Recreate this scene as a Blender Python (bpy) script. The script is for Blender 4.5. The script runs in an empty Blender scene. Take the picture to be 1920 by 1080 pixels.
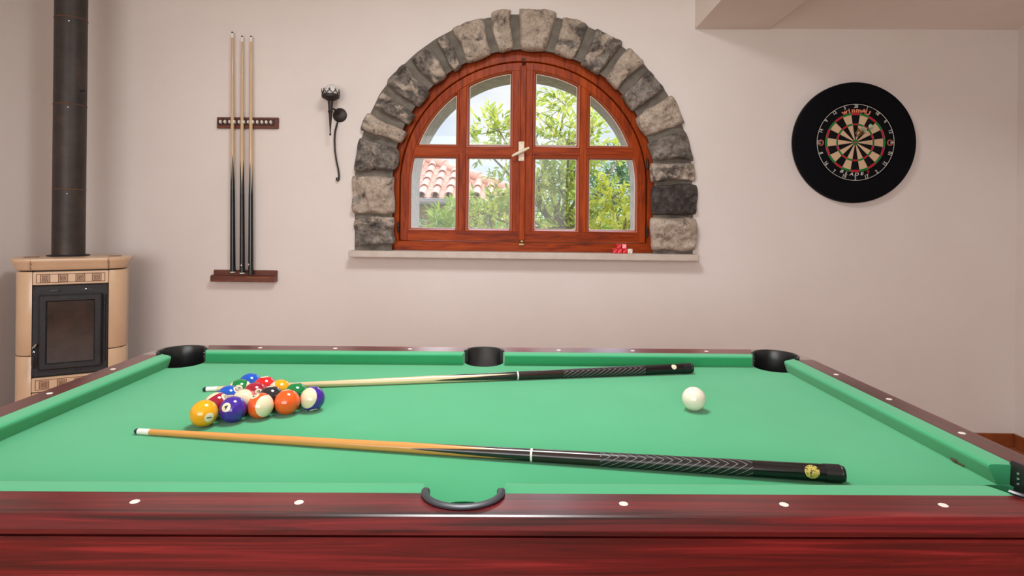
import bpy, math, random
from mathutils import Vector, Matrix, noise
R = math.radians; PI = math.pi
random.seed(7)
scene = bpy.context.scene
C = scene.collection

# ------------------------------------------------------------------ camera
cam_d = bpy.data.cameras.new('camera'); cam = bpy.data.objects.new('camera', cam_d); C.objects.link(cam)
cam_d.sensor_width = 36.0; cam_d.lens = 36.0 * 1125 / 1920
cam_d.shift_y = -(540 - 412) / 1920.0
cam_d.clip_start = 0.02; cam_d.clip_end = 500
cam.matrix_world = Matrix.Translation((0, 0, 1.25)) @ Matrix.Rotation(R(1.0), 4, 'Z') @ Matrix.Rotation(R(90), 4, 'X') @ Matrix.Rotation(0.011, 4, 'Z')
scene.camera = cam

# ------------------------------------------------------------------ view, world, lights
scene.view_settings.view_transform = 'Standard'
scene.view_settings.look = 'None'
scene.view_settings.exposure = 0.03
scene.view_settings.gamma = 1.0
scene.view_settings.use_curve_mapping = False
scene.cycles.use_denoising = True
scene.cycles.max_bounces = 10
scene.cycles.diffuse_bounces = 5
scene.cycles.transparent_max_bounces = 16

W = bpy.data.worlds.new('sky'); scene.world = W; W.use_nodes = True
nt = W.node_tree; nt.nodes.clear()
def wn(t): return nt.nodes.new(t)
tc = wn('ShaderNodeTexCoord'); sep = wn('ShaderNodeSeparateXYZ'); nt.links.new(tc.outputs['Generated'], sep.inputs[0])
mp = wn('ShaderNodeMapping'); mp.inputs['Scale'].default_value = (2.2, 2.2, 5.0); nt.links.new(tc.outputs['Generated'], mp.inputs[0])
nz = wn('ShaderNodeTexNoise'); nz.inputs['Scale'].default_value = 1.6; nz.inputs['Detail'].default_value = 5; nt.links.new(mp.outputs[0], nz.inputs['Vector'])
cr = wn('ShaderNodeValToRGB'); cr.color_ramp.elements[0].position = .42; cr.color_ramp.elements[1].position = .62
nt.links.new(nz.outputs['Fac'], cr.inputs[0])
gr = wn('ShaderNodeValToRGB'); gr.color_ramp.elements[0].position = 0.0; gr.color_ramp.elements[0].color = (.78, .88, 1.0, 1)
gr.color_ramp.elements[1].position = .6; gr.color_ramp.elements[1].color = (.36, .56, .95, 1)
nt.links.new(sep.outputs['Z'], gr.inputs[0])
mx = wn('ShaderNodeMix'); mx.data_type = 'RGBA'
nt.links.new(cr.outputs[0], mx.inputs['Factor']); nt.links.new(gr.outputs[0], mx.inputs[6]); mx.inputs[7].default_value = (1, 1, 1, 1)
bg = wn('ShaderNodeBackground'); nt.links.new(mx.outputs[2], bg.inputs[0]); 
# added sky glow above the camera's view, strengthens daylight through the window
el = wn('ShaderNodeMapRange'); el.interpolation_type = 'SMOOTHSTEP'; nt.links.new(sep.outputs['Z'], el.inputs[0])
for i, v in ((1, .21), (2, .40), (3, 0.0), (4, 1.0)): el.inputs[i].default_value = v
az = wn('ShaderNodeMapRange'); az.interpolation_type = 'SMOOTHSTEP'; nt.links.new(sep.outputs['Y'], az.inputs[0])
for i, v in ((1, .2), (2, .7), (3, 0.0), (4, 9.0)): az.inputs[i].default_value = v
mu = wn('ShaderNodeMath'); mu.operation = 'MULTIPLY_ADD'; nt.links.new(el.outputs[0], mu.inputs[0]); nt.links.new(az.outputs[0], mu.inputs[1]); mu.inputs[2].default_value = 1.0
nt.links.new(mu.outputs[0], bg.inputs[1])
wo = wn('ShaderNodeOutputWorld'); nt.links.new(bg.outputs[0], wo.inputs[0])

def light(name, kind, loc, target, energy, color, size=1.0, size_y=None):
    d = bpy.data.lights.new(name, kind); o = bpy.data.objects.new(name, d); C.objects.link(o)
    d.energy = energy; d.color = color
    if kind == 'AREA':
        d.size = size
        if size_y: d.shape = 'RECTANGLE'; d.size_y = size_y
    if kind == 'SUN': d.angle = R(.6)
    o.location = loc
    o.rotation_euler = (Vector(target) - Vector(loc)).to_track_quat('-Z', 'Y').to_euler()
    return o
light('sun', 'SUN', (3, -4, 9), (0, 6, 0), 3.8, (1.0, .96, .90))
light('ceiling_lamp_light', 'AREA', (-.15, 1.55, 2.80), (-.15, 1.5, 0), 46, (.98, 1.0, 1.01), .6)
light('rear_fill_light', 'AREA', (-.9, -2.6, 1.6), (-.9, 3.0, 1.5), 106, (.975, 1.0, 1.01), 3.2, 2.0)  # added fill behind the camera; the wall there has no opening

# ------------------------------------------------------------------ helpers
def tag(o, label=None, cat=None, group=None, kind=None):
    if label: o['label'] = label
    if cat: o['category'] = cat
    if group: o['group'] = group
    if kind: o['kind'] = kind
    return o
def empty(name, loc=(0, 0, 0), rot=(0, 0, 0), parent=None):
    o = bpy.data.objects.new(name, None); C.objects.link(o); o.location = loc; o.rotation_euler = rot
    o.empty_display_size = .05
    if parent: o.parent = parent
    return o
class MB:
    def __init__(s): s.v = []; s.f = []; s.m = []
    def add(s, vs, fs, M=None, mi=0):
        b = len(s.v)
        s.v += [tuple(M @ Vector(p)) if M is not None else tuple(p) for p in vs]
        s.f += [tuple(b + i for i in f) for f in fs]; s.m += [mi] * len(fs); return s
    def box(s, x0, x1, y0, y1, z0, z1, M=None, mi=0, bev=0):
        if bev:
            b = bev; zs = [(z0, b), (z0 + b, 0), (z1 - b, 0), (z1, b)]; vs = []
            for z, i in zs:
                c = b * .0 + i
                vs += [(x0 + c + (b if not i else 0), y0 + c, z), (x1 - c - (b if not i else 0), y0 + c, z), (x1 - c, y0 + c + (b if not i else 0), z), (x1 - c, y1 - c - (b if not i else 0), z),
                       (x1 - c - (b if not i else 0), y1 - c, z), (x0 + c + (b if not i else 0), y1 - c, z), (x0 + c, y1 - c - (b if not i else 0), z), (x0 + c, y0 + c + (b if not i else 0), z)]
            fs = [tuple(reversed(range(8))), tuple(range(24, 32))]
            for k in range(3):
                for j in range(8): a = k * 8 + j; d = k * 8 + (j + 1) % 8; fs.append((a, d, d + 8, a + 8))
            return s.add(vs, fs, M, mi)
        vs = [(x, y, z) for z in (z0, z1) for x, y in ((x0, y0), (x1, y0), (x1, y1), (x0, y1))]
        return s.add(vs, [(3, 2, 1, 0), (4, 5, 6, 7), (0, 1, 5, 4), (1, 2, 6, 5), (2, 3, 7, 6), (3, 0, 4, 7)], M, mi)
    def loft(s, rings, cap0=True, cap1=True, closed=True, M=None, mi=0):
        n = len(rings[0]); vs = [p for r in rings for p in r]; fs = []
        for k in range(len(rings) - 1):
            for j in range(n if closed else n - 1):
                a = k * n + j; b = k * n + (j + 1) % n; fs.append((a, b, b + n, a + n))
        if cap0: fs.append(tuple(reversed(range(n))))
        if cap1: fs.append(tuple(range((len(rings) - 1) * n, len(rings) * n)))
        return s.add(vs, fs, M, mi)
    def lathe(s, prof, seg=24, M=None, mi=0, a0=0, a1=2 * PI):
        """prof: (r, z) around +Z"""
        full = abs(a1 - a0 - 2 * PI) < 1e-6; n = seg if full else seg + 1
        rings = [[(r * math.cos(a0 + (a1 - a0) * j / seg), r * math.sin(a0 + (a1 - a0) * j / seg), z) for j in range(n)] for r, z in prof]
        return s.loft(rings, False, False, full, M, mi)
    def tube(s, pts, r, seg=10, M=None, mi=0):
        pts = [Vector(p) for p in pts]; n = len(pts); rings = []
        rr = r if isinstance(r, (list, tuple)) else [r] * n
        up = Vector((.13, .27, .95))
        for i, p in enumerate(pts):
            t = (pts[min(i + 1, n - 1)] - pts[max(i - 1, 0)]).normalized()
            a = t.cross(up)
            if a.length < .05: a = t.cross(Vector((1, 0, 0)))
            a.normalize(); b = t.cross(a)
            up = b if False else up
            rings.append([p + (a * math.cos(2 * PI * j / seg) + b * math.sin(2 * PI * j / seg)) * rr[i] for j in range(seg)])
        return s.loft(rings, True, True, True, M, mi)
    def build(s, name, mats, parent=None, smooth=30, fix=True):
        me = bpy.data.meshes.new(name); me.from_pydata(s.v, [], s.f)
        if not isinstance(mats, (list, tuple)): mats = [mats]
        for m in mats: me.materials.append(m)
        for p, mi in zip(me.polygons, s.m): p.material_index = mi
        if fix:
            import bmesh
            b = bmesh.new(); b.from_mesh(me); bmesh.ops.recalc_face_normals(b, faces=b.faces); b.to_mesh(me); b.free()
        if smooth:
            me.polygons.foreach_set('use_smooth', [True] * len(me.polygons)); me.set_sharp_from_angle(angle=R(smooth))
        me.update()
        o = bpy.data.objects.new(name, me); C.objects.link(o)
        if parent: o.parent = parent
        return o
def rotX(a): return Matrix.Rotation(a, 4, 'X')
def T(x, y, z): return Matrix.Translation((x, y, z))
YAX = Matrix.Rotation(R(90), 4, 'X')            # local +Z -> world -Y (towards the viewer)

# ------------------------------------------------------------------ materials
class NT:
    def __init__(s, name):
        s.mat = bpy.data.materials.new(name); s.mat.use_nodes = True; s.t = s.mat.node_tree; s.t.nodes.clear()
        s.out = s.t.nodes.new('ShaderNodeOutputMaterial')
    def n(s, t, **k):
        o = s.t.nodes.new(t)
        for a, b in k.items():
            if a.startswith('i_'): o.inputs[a[2:].replace('_', ' ')].default_value = b
            else: setattr(o, a, b)
        return o
    def l(s, a, b): s.t.links.new(a, b)
    def coord(s, kind='Object', scale=(1, 1, 1), rot=(0, 0, 0)):
        c = s.n('ShaderNodeTexCoord'); m = s.n('ShaderNodeMapping'); m.inputs['Scale'].default_value = scale; m.inputs['Rotation'].default_value = rot
        s.l(c.outputs[kind], m.inputs[0]); return m.outputs[0]
    def noise(s, vec, scale, detail=4, rough=.5, dist=0):
        o = s.n('ShaderNodeTexNoise'); o.inputs['Scale'].default_value = scale; o.inputs['Detail'].default_value = detail
        o.inputs['Roughness'].default_value = rough; o.inputs['Distortion'].default_value = dist
        if vec is not None: s.l(vec, o.inputs['Vector'])
        return o.outputs['Fac']
    def ramp(s, fac, stops):
        o = s.n('ShaderNodeValToRGB'); e = o.color_ramp.elements
        while len(e) < len(stops): e.new(.5)
        for i, (p, c) in enumerate(stops): e[i].position = p; e[i].color = (*c, 1) if len(c) == 3 else c
        s.l(fac, o.inputs[0]); return o.outputs[0]
    def mix(s, f, a, b, mode='MIX'):
        o = s.n('ShaderNodeMix', data_type='RGBA', blend_type=mode)
        for sock, v in ((o.inputs['Factor'], f), (o.inputs[6], a), (o.inputs[7], b)):
            if isinstance(v, (int, float)): sock.default_value = v
            elif isinstance(v, tuple): sock.default_value = (*v, 1)
            else: s.l(v, sock)
        return o.outputs[2]
    def math(s, op, a, b=0.0, c=0.0):
        o = s.n('ShaderNodeMath', operation=op)
        for i, v in enumerate((a, b, c)):
            if isinstance(v, (int, float)): o.inputs[i].default_value = v
            else: s.l(v, o.inputs[i])
        return o.outputs[0]
    def bump(s, h, strength=.3, dist=.002):
        o = s.n('ShaderNodeBump'); o.inputs['Strength'].default_value = strength; o.inputs['Distance'].default_value = dist
        s.l(h, o.inputs['Height']); return o.outputs[0]
    def bsdf(s, color=(.8, .8, .8), rough=.5, metal=0, spec=.5, normal=None, coat=0, coat_r=.1, sheen=0, sheen_t=(1, 1, 1), trans=0, emis=None):
        b = s.n('ShaderNodeBsdfPrincipled')
        for nm, v in (('Base Color', color), ('Roughness', rough)):
            if isinstance(v, tuple): b.inputs[nm].default_value = (*v, 1)
            elif isinstance(v, (int, float)): b.inputs[nm].default_value = v
            else: s.l(v, b.inputs[nm])
        b.inputs['Metallic'].default_value = metal; b.inputs['Specular IOR Level'].default_value = spec
        b.inputs['Coat Weight'].default_value = coat; b.inputs['Coat Roughness'].default_value = coat_r
        b.inputs['Sheen Weight'].default_value = sheen; b.inputs['Sheen Tint'].default_value = (*sheen_t, 1)
        b.inputs['Transmission Weight'].default_value = trans
        if normal is not None: s.l(normal, b.inputs['Normal'])
        s.l(b.outputs[0], s.out.inputs[0]); return b
def srgb(r, g, b): return tuple(((c / 255) / 12.92 if c / 255 <= .04045 else ((c / 255 + .055) / 1.055) ** 2.4) for c in (r, g, b))
def simple(name, col, rough=.5, **k):
    m = NT(name); m.bsdf(col, rough, **k); return m.mat
def mottled(name, c1, c2, scale, rough=.6, bump=0, bscale=None, bdist=.002, **k):
    m = NT(name); v = m.coord(); f = m.noise(v, scale, 5, .6); col = m.ramp(f, [(.3, c1), (.7, c2)])
    nm = m.bump(m.noise(v, bscale or scale * 4, 4), bump, bdist) if bump else None
    m.bsdf(col, rough, normal=nm, **k); return m.mat
M = {}
M['wall'] = mottled('painted_plaster', srgb(222, 212, 206), srgb(228, 219, 214), 1.2, .85, .12, 160, .0015, spec=.2)
M['ceil'] = mottled('ceiling_plaster', srgb(226, 214, 204), srgb(232, 222, 213), 1.5, .9, .08, 120, .001, spec=.15)
M['sill'] = mottled('sill_stone', srgb(190, 176, 164), srgb(205, 193, 182), 14, .5, .1, 80)
M['mortar'] = mottled('mortar', srgb(98, 91, 84), srgb(126, 118, 108), 18, .95, .6, 120, .003, spec=.1)
def stone_mat():
    m = NT('rough_stone'); v = m.coord(scale=(1, 1, 1)); oi = m.n('ShaderNodeObjectInfo')
    ad = m.n('ShaderNodeVectorMath', operation='ADD'); m.l(v, ad.inputs[0])
    sc = m.n('ShaderNodeVectorMath', operation='SCALE'); m.l(oi.outputs['Color'], sc.inputs[0]); sc.inputs['Scale'].default_value = 31.7
    m.l(sc.outputs[0], ad.inputs[1]); p = ad.outputs[0]
    big = m.noise(p, 7.5, 3, .55, 1.0); mid = m.noise(p, 12, 9, .76, .35); fine = m.noise(p, 85, 4, .7)
    grey = m.ramp(mid, [(.33, srgb(62, 56, 52)), (.44, srgb(104, 96, 90)), (.54, srgb(150, 140, 130)), (.68, srgb(196, 184, 172))])
    warm = m.ramp(mid, [(.36, srgb(104, 92, 84)), (.42, srgb(184, 166, 150)), (.55, srgb(210, 192, 174)), (.7, srgb(232, 216, 202))])
    s1 = m.n('ShaderNodeSeparateColor'); m.l(oi.outputs['Color'], s1.inputs[0])
    thr = m.math('SUBTRACT', big, m.math('SUBTRACT', .80, m.math('MULTIPLY', s1.outputs[0], .62)))
    f = m.math('MULTIPLY', thr, 12.0); f = m.n('ShaderNodeClamp'); 
    m.l(m.math('MULTIPLY', thr, 14.0), f.inputs[0])
    col = m.mix(f.outputs[0], grey, warm)
    dk = m.ramp(fine, [(.34, (.35, .33, .32)), (.5, (1, 1, 1))])
    col = m.mix(.55, col, dk, 'MULTIPLY')
    dark = m.mix(s1.outputs[1], (.22, .21, .23), (1.0, 1.0, 1.0))
    col = m.mix(1.0, col, dark, 'MULTIPLY')
    h = m.math('ADD', m.math('MULTIPLY', mid, 1.0), m.math('MULTIPLY', fine, .4))
    m.bsdf(col, .62, normal=m.bump(h, 1.0, .02), spec=.45); return m.mat
M['stone'] = stone_mat()
def wood(name, cols, scale, rough, along='x', coat=0, coat_r=.15, spec=.5, dist=1.0, bump=.05, streak=12):
    m = NT(name); sc = {'x': (1 / streak, 1, 1), 'y': (1, 1 / streak, 1), 'z': (1, 1, 1 / streak)}[along]
    v = m.coord(scale=sc); a = m.noise(v, scale, 6, .62, dist); b = m.noise(v, scale * .22, 3, .5, .5)
    f = m.math('ADD', m.math('MULTIPLY', a, .65), m.math('MULTIPLY', b, .35))
    n = len(cols); col = m.ramp(f, [(.36 + .28 * i / (n - 1), c) for i, c in enumerate(cols)])
    m.bsdf(col, rough, normal=m.bump(a, bump, .001), coat=coat, coat_r=coat_r, spec=spec); return m.mat
M['rose'] = wood('rosewood_laminate', [srgb(34, 8, 10), srgb(80, 14, 18), srgb(106, 20, 24), srgb(144, 36, 40)], 60, .36, 'x', .7, .26, streak=30, spec=.3)
M['rose_y'] = wood('rosewood_laminate_side', [srgb(52, 20, 18), srgb(84, 30, 28), srgb(100, 38, 34)], 60, .38, 'y', .8, .2, streak=30)
M['cap'] = mottled('corner_cap_plastic', srgb(124, 106, 100), srgb(136, 116, 110), 20, .3, spec=.7, coat=1.0, coat_r=.12)  # base colour lightened to carry the wall's grazing reflection
M['win'] = wood('varnished_orange_wood', [srgb(104, 34, 6), srgb(146, 54, 8), srgb(172, 72, 14)], 40, .4, 'z', 0, .15, spec=.14, streak=10)
M['win_x'] = wood('varnished_orange_wood_rail', [srgb(104, 34, 6), srgb(146, 54, 8), srgb(172, 72, 14)], 40, .4, 'x', 0, .15, spec=.14, streak=10)
M['bead'] = simple('window_bead_wood', srgb(158, 66, 30), .4)
M['spacer'] = simple('white_glazing_spacer', srgb(215, 205, 190), .5)
M['rack'] = wood('walnut_brown_wood', [srgb(70, 30, 20), srgb(100, 48, 30), srgb(124, 66, 40)], 50, .4, 'x', .2, .2, streak=8)
def cloth_mat():
    m = NT('green_baize'); v = m.coord(); a = m.noise(v, 2.2, 4, .6); b = m.noise(v, 900, 2, .5)
    col = m.ramp(a, [(.3, srgb(54, 158, 106)), (.7, srgb(62, 166, 114))])
    m.bsdf(col, .92, normal=m.bump(b, .15, .0004), sheen=.38, sheen_t=(.85, 1, .9), spec=.2); return m.mat
M['cloth'] = cloth_mat()
M['black'] = simple('black_plastic', (.012, .012, .013), .32, spec=.6)
M['rubber'] = simple('black_rubber', (.008, .008, .009), .4)
M['rim'] = simple('dark_slate_plastic_rim', (.035, .04, .05), .38, spec=.6)
M['screw'] = simple('steel_screw', (.7, .7, .7), .25, metal=1)
M['pearl'] = simple('cream_inlay', srgb(236, 226, 216), .35)
M['iron'] = mottled('dark_wrought_iron', (.028, .022, .02), (.05, .038, .034), 30, .5, .2, 120, metal=.5)
def pipe_mat():
    m = NT('black_stove_pipe'); v = m.coord(); a = m.noise(v, 9, 6, .7); b = m.noise(m.coord(scale=(8, 8, .6)), 8, 3)
    col = m.ramp(a, [(.35, srgb(44, 38, 36)), (.6, srgb(62, 52, 47)), (.72, srgb(92, 60, 42))])
    col = m.mix(m.ramp(b, [(.55, (0, 0, 0)), (.8, (.5, .5, .5))]), col, srgb(58, 52, 50))
    m.bsdf(col, .5, metal=.2, normal=m.bump(a, .15, .002)); return m.mat
M['pipe'] = pipe_mat()
M['rust'] = mottled('rusty_seam', srgb(74, 50, 38), srgb(116, 74, 50), 60, .7)
M['tile'] = mottled('beige_glazed_ceramic', srgb(206, 172, 138), srgb(216, 184, 150), 6, .28, spec=.5, coat=.3)
M['tile_br'] = mottled('brown_relief_glaze', srgb(104, 64, 36), srgb(146, 98, 62), 40, .4)
M['castiron'] = mottled('black_cast_iron', (.010, .010, .011), (.022, .022, .024), 60, .6, .3, 200, .001)
M['doorglass'] = mottled('sooty_stove_glass', (.008, .006, .006), (.05, .03, .022), 5.5, .12, spec=.6)
M['skirt'] = mottled('terracotta_skirting', srgb(122, 62, 30), srgb(150, 80, 42), 14, .35)
def floor_mat():
    m = NT('terracotta_floor_tiles'); v = m.coord()
    br = m.n('ShaderNodeTexBrick'); m.l(v, br.inputs[0]); br.offset = 0
    br.inputs['Scale'].default_value = 1; br.inputs['Brick Width'].default_value = .33; br.inputs['Row Height'].default_value = .33; br.inputs['Mortar Size'].default_value = .005
    br.inputs['Color1'].default_value = (*srgb(150, 92, 60), 1); br.inputs['Color2'].default_value = (*srgb(164, 104, 70), 1); br.inputs['Mortar'].default_value = (*srgb(180, 165, 150), 1)
    m.bsdf(br.outputs[0], .35); return m.mat
M['floor'] = floor_mat()
def glass_mat(name='window_glass'):
    m = NT(name); fr = m.n('ShaderNodeFresnel'); fr.inputs[0].default_value = 1.5
    t = m.n('ShaderNodeBsdfTransparent'); t.inputs[0].default_value = (.96, .98, .97, 1)
    g = m.n('ShaderNodeBsdfGlossy'); g.inputs['Roughness'].default_value = .02
    x = m.n('ShaderNodeMixShader'); m.l(m.math('MULTIPLY', fr.outputs[0], .7), x.inputs[0]); m.l(t.outputs[0], x.inputs[1]); m.l(g.outputs[0], x.inputs[2])
    m.l(x.outputs[0], m.out.inputs[0]); return m.mat
M['glass'] = glass_mat()
M['frost'] = simple('frosted_white_glass', (.9, .88, .84), .35, trans=.35)
M['brass'] = simple('aged_brass', (.35, .24, .09), .4, metal=1)
M['cream'] = simple('cream_enamel', srgb(226, 212, 188), .35)
M['white'] = simple('white_plastic', srgb(238, 234, 226), .4)
M['gold'] = mottled('gold_foil', srgb(186, 158, 62), srgb(214, 196, 104), 300, .35)
M['ink'] = simple('black_ink', (.008, .008, .008), .5)
M['leather'] = simple('cue_tip_leather', srgb(24, 50, 52), .8)
M['board'] = simple('black_sisal', (.003, .003, .004), .8, spec=.1)
M['surround'] = simple('black_foam_surround', (.0022, .0024, .004), .8, spec=.12)
M['wire'] = simple('white_wire', srgb(200, 198, 192), .35)
M['redtext'] = simple('salmon_print', srgb(222, 130, 100), .6)
M['redprint'] = simple('red_print', srgb(200, 30, 44), .6)
M['dartbrass'] = simple('brass_barrel', (.5, .34, .1), .3, metal=1)
M['flight'] = simple('pale_green_flight', srgb(200, 208, 176), .5)

# ------------------------------------------------------------------ room
FL, YW = -.03, 3.52
XL, XR, YF = -2.72, 2.855, -2.75
CX, CZ = 0.0, 1.457              # centre of the window arch
def struct(o): o['kind'] = 'structure'; return o
b = MB(); b.box(XL - .2, XR + .2, YF - .2, YW + .05, FL - .1, FL); struct(b.build('floor', M['floor']))
b = MB(); b.box(XL - .25, XL, YF - .2, YW + .5, FL - .1, 3.6); struct(b.build('wall_left', M['wall']))
b = MB(); b.box(XR, XR + .25, YF - .2, YW + .5, FL - .1, 3.6); struct(b.build('wall_right', M['wall']))
b = MB(); b.box(XL - .2, XR + .2, YF - .2, YF, FL - .1, 3.6); struct(b.build('wall_front', M['wall']))
def arch(r, zb, n=48, cx=CX, cz=CZ):
    """open arch outline from lower left over the top to lower right, (x, z)"""
    return [(cx - r, zb)] + [(cx + r * math.cos(PI - PI * i / n), cz + r * math.sin(PI * i / n)) for i in range(n + 1)] + [(cx + r, zb)]
import bmesh
def holed_wall(y, r, zb, x0, x1, z0, z1, cx=CX, cz=CZ):
    bm = bmesh.new()
    A = [bm.verts.new((x, y, z)) for x, z in ((x0, z0), (x1, z0), (x1, z1), (x0, z1))]
    B = [bm.verts.new((x, y, z)) for x, z in arch(r, zb, cx=cx, cz=cz)]
    ed = [bm.edges.new((A[i], A[(i + 1) % 4])) for i in range(4)] + [bm.edges.new((B[i], B[(i + 1) % len(B)])) for i in range(len(B))]
    bmesh.ops.triangle_fill(bm, use_beauty=True, use_dissolve=False, edges=ed)
    vs = [tuple(v.co) for v in bm.verts]; bm.verts.index_update(); fs = [tuple(v.index for v in f.verts) for f in bm.faces]; bm.free(); return vs, fs
b = MB()
RI, RO = .800, .70               # inner and outer radius of the opening
vs, fs = holed_wall(YW, RI, 1.045, XL - .2, XR + .2, FL - .1, 3.6); b.add(vs, fs)
i0 = [(x, YW, z) for x, z in arch(RI, 1.045)]; i1 = [(x, YW + .13, z) for x, z in arch(RI, 1.045)]
b.loft([i0, i1], False, False, mi=2)
o0 = [(x, YW + .13, z) for x, z in arch(RO, 1.10, cx=.012)]
b.loft([i1, o0], False, False, mi=1)
o1 = [(x, YW + .47, z) for x, z in arch(RO, 1.10, cx=.012)]
b.loft([o0, o1], False, False, mi=1)
vs, fs = holed_wall(YW + .47, RO, 1.10, XL - .2, XR + .2, FL - 1.6, 3.6, cx=.012); b.add(vs, fs, mi=1)
M['ext'] = mottled('weathered_outer_stone', srgb(150, 138, 130), srgb(186, 174, 164), 22, .8, .4, 60)
struct(b.build('wall_back', [M['wall'], M['ext'], M['mortar']], smooth=25, fix=False))
# ceilings: high on the left of the beam, sloping down to the back wall on the right of it
b = MB(); b.box(XL - .2, 1.0, YF - .2, YW + .05, 2.92, 3.02)
x0, x1 = 1.40, XR + .1
b.add([(x0, YW + .02, 2.372), (x1, YW + .02, 2.372), (x1, .55, 3.42), (x0, .55, 3.42), (x0, YW + .02, 3.5), (x1, YW + .02, 3.5), (x1, .55, 3.52), (x0, .55, 3.52)],
      [(3, 2, 1, 0), (4, 5, 6, 7), (0, 1, 5, 4), (1, 2, 6, 5), (2, 3, 7, 6), (3, 0, 4, 7)])
b.box(x0, x1, YF - .1, .56, 3.42, 3.52)
struct(b.build('ceiling', M['ceil'], smooth=0))
b = MB(); b.box(.994, 1.418, YF - .1, YW + .02, 2.374, 3.5); struct(b.build('trim_1', M['ceil'], smooth=0))
b = MB()
for k in range(18):
    xa = XL + .33 * k; xb = min(xa + .327, XR)
    if xa < XR: b.box(xa, xb, YW - .012, YW + .002, FL, .047, bev=.002)
struct(b.build('baseboard_back', M['skirt']))
b = MB()
for k in range(19): ya = YW - .012 - .33 * (k + 1); b.box(XR - .012, XR + .002, ya, ya + .327, FL, .047, bev=.002)
struct(b.build('baseboard_right', M['skirt']))

# ------------------------------------------------------------------ window
win = struct(empty('window_1', (CX, YW + .05, CZ)))
def wpart(mb, name, mat, smooth=30, parent=None):
    for i, v in enumerate(mb.v): mb.v[i] = (v[0] - CX, v[1] - YW - .05, v[2] - CZ)
    return mb.build(name, mat, parent or win, smooth)
ZB = 1.07                        # foot of the frame
def band(mb, ro, ri, y0, y1, zb, a0=0.0, a1=180.0, legs=(True, True), n=48, bev=.004):
    """a curved frame member of radius ri..ro seen from the room (y0 = front)"""
    pts = []
    if legs[0]: pts.append(('L', None))
    pts += [('A', a0 + (a1 - a0) * i / n) for i in range(n + 1)]
    if legs[1]: pts.append(('R', None))
    rings = []
    for k, a in pts:
        if k == 'A': c, s_ = math.cos(R(180 - a)), math.sin(R(180 - a)); f = lambda r, c=c, s_=s_: (CX + r * c, CZ + r * s_)
        elif k == 'L': f = lambda r: (CX - r, zb)
        else: f = lambda r: (CX + r, zb)
        rings.append([(f(r)[0], y, f(r)[1]) for r, y in ((ri, y1), (ri, y0 + bev), (ri + bev, y0), (ro - bev, y0), (ro, y0 + bev), (ro, y1))])
    mb.loft(rings)
yf = YW + .045
b = MB(); band(b, .812, .735, yf, yf + .08, ZB)
fr = wpart(b, 'window_frame', M['win'])
b = MB(); b.box(-.809, .809, yf - .0015, yf + .079, ZB - .01, 1.118, bev=.004); wpart(b, 'frame_bottom', M['win_x'])
# stone sill
b = MB(); b.box(-1.0, 1.008, YW - .085, YW + .13, 1.024, 1.062, bev=.004); wpart(b, 'window_sill', M['sill'])
def pane_poly(x0, x1, z0, z1, r, n=20):
    """outline of one pane of the arch (x, z) relative to the arch centre, counter-clockwise"""
    def top(x): return min(z1, math.sqrt(max(r * r - x * x, 0))) if True else 0
    lo = -r if z0 <= 0 else -math.sqrt(max(r * r - z0 * z0, 0)); hi = -lo
    xa, xb = max(x0, lo), min(x1, hi)
    pts = [(xa, z0), (xb, z0)]
    for i in range(n + 1):
        t = i / n
        if xa <= lo + 1e-6: x = xa + (xb - xa) * (1 - t) ** 1.0; x = xa + (xb - xa) * (1 - t) ** 2 if True else x
        elif xb >= hi - 1e-6: x = xb - (xb - xa) * t ** 2
        else: x = xb + (xa - xb) * t
        pts.append((x, top(x)))
    out = []
    for p in pts:
        if not out or (abs(p[0] - out[-1][0]) + abs(p[1] - out[-1][1])) > 1e-4: out.append(p)
    if (abs(out[0][0] - out[-1][0]) + abs(out[0][1] - out[-1][1])) < 1e-4: out.pop()
    return out
def inset(poly, d):
    n = len(poly); res = []
    for i in range(n):
        p0, p1, p2 = Vector(poly[i - 1]), Vector(poly[i]), Vector(poly[(i + 1) % n])
        e1 = (p1 - p0).normalized(); e2 = (p2 - p1).normalized()
        n1 = Vector((-e1.y, e1.x)); n2 = Vector((-e2.y, e2.x)); m = n1 + n2
        k = m.dot(n1)
        res.append(tuple(p1 + m * (d / max(k, .35))))
    return res
MX, MH = .359, .022              # glazing bar position, half width
ROWS = ((-.279, .197 - .024), (.197 + .024, 2.0))
yS = YW + .038                   # sash front plane
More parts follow.
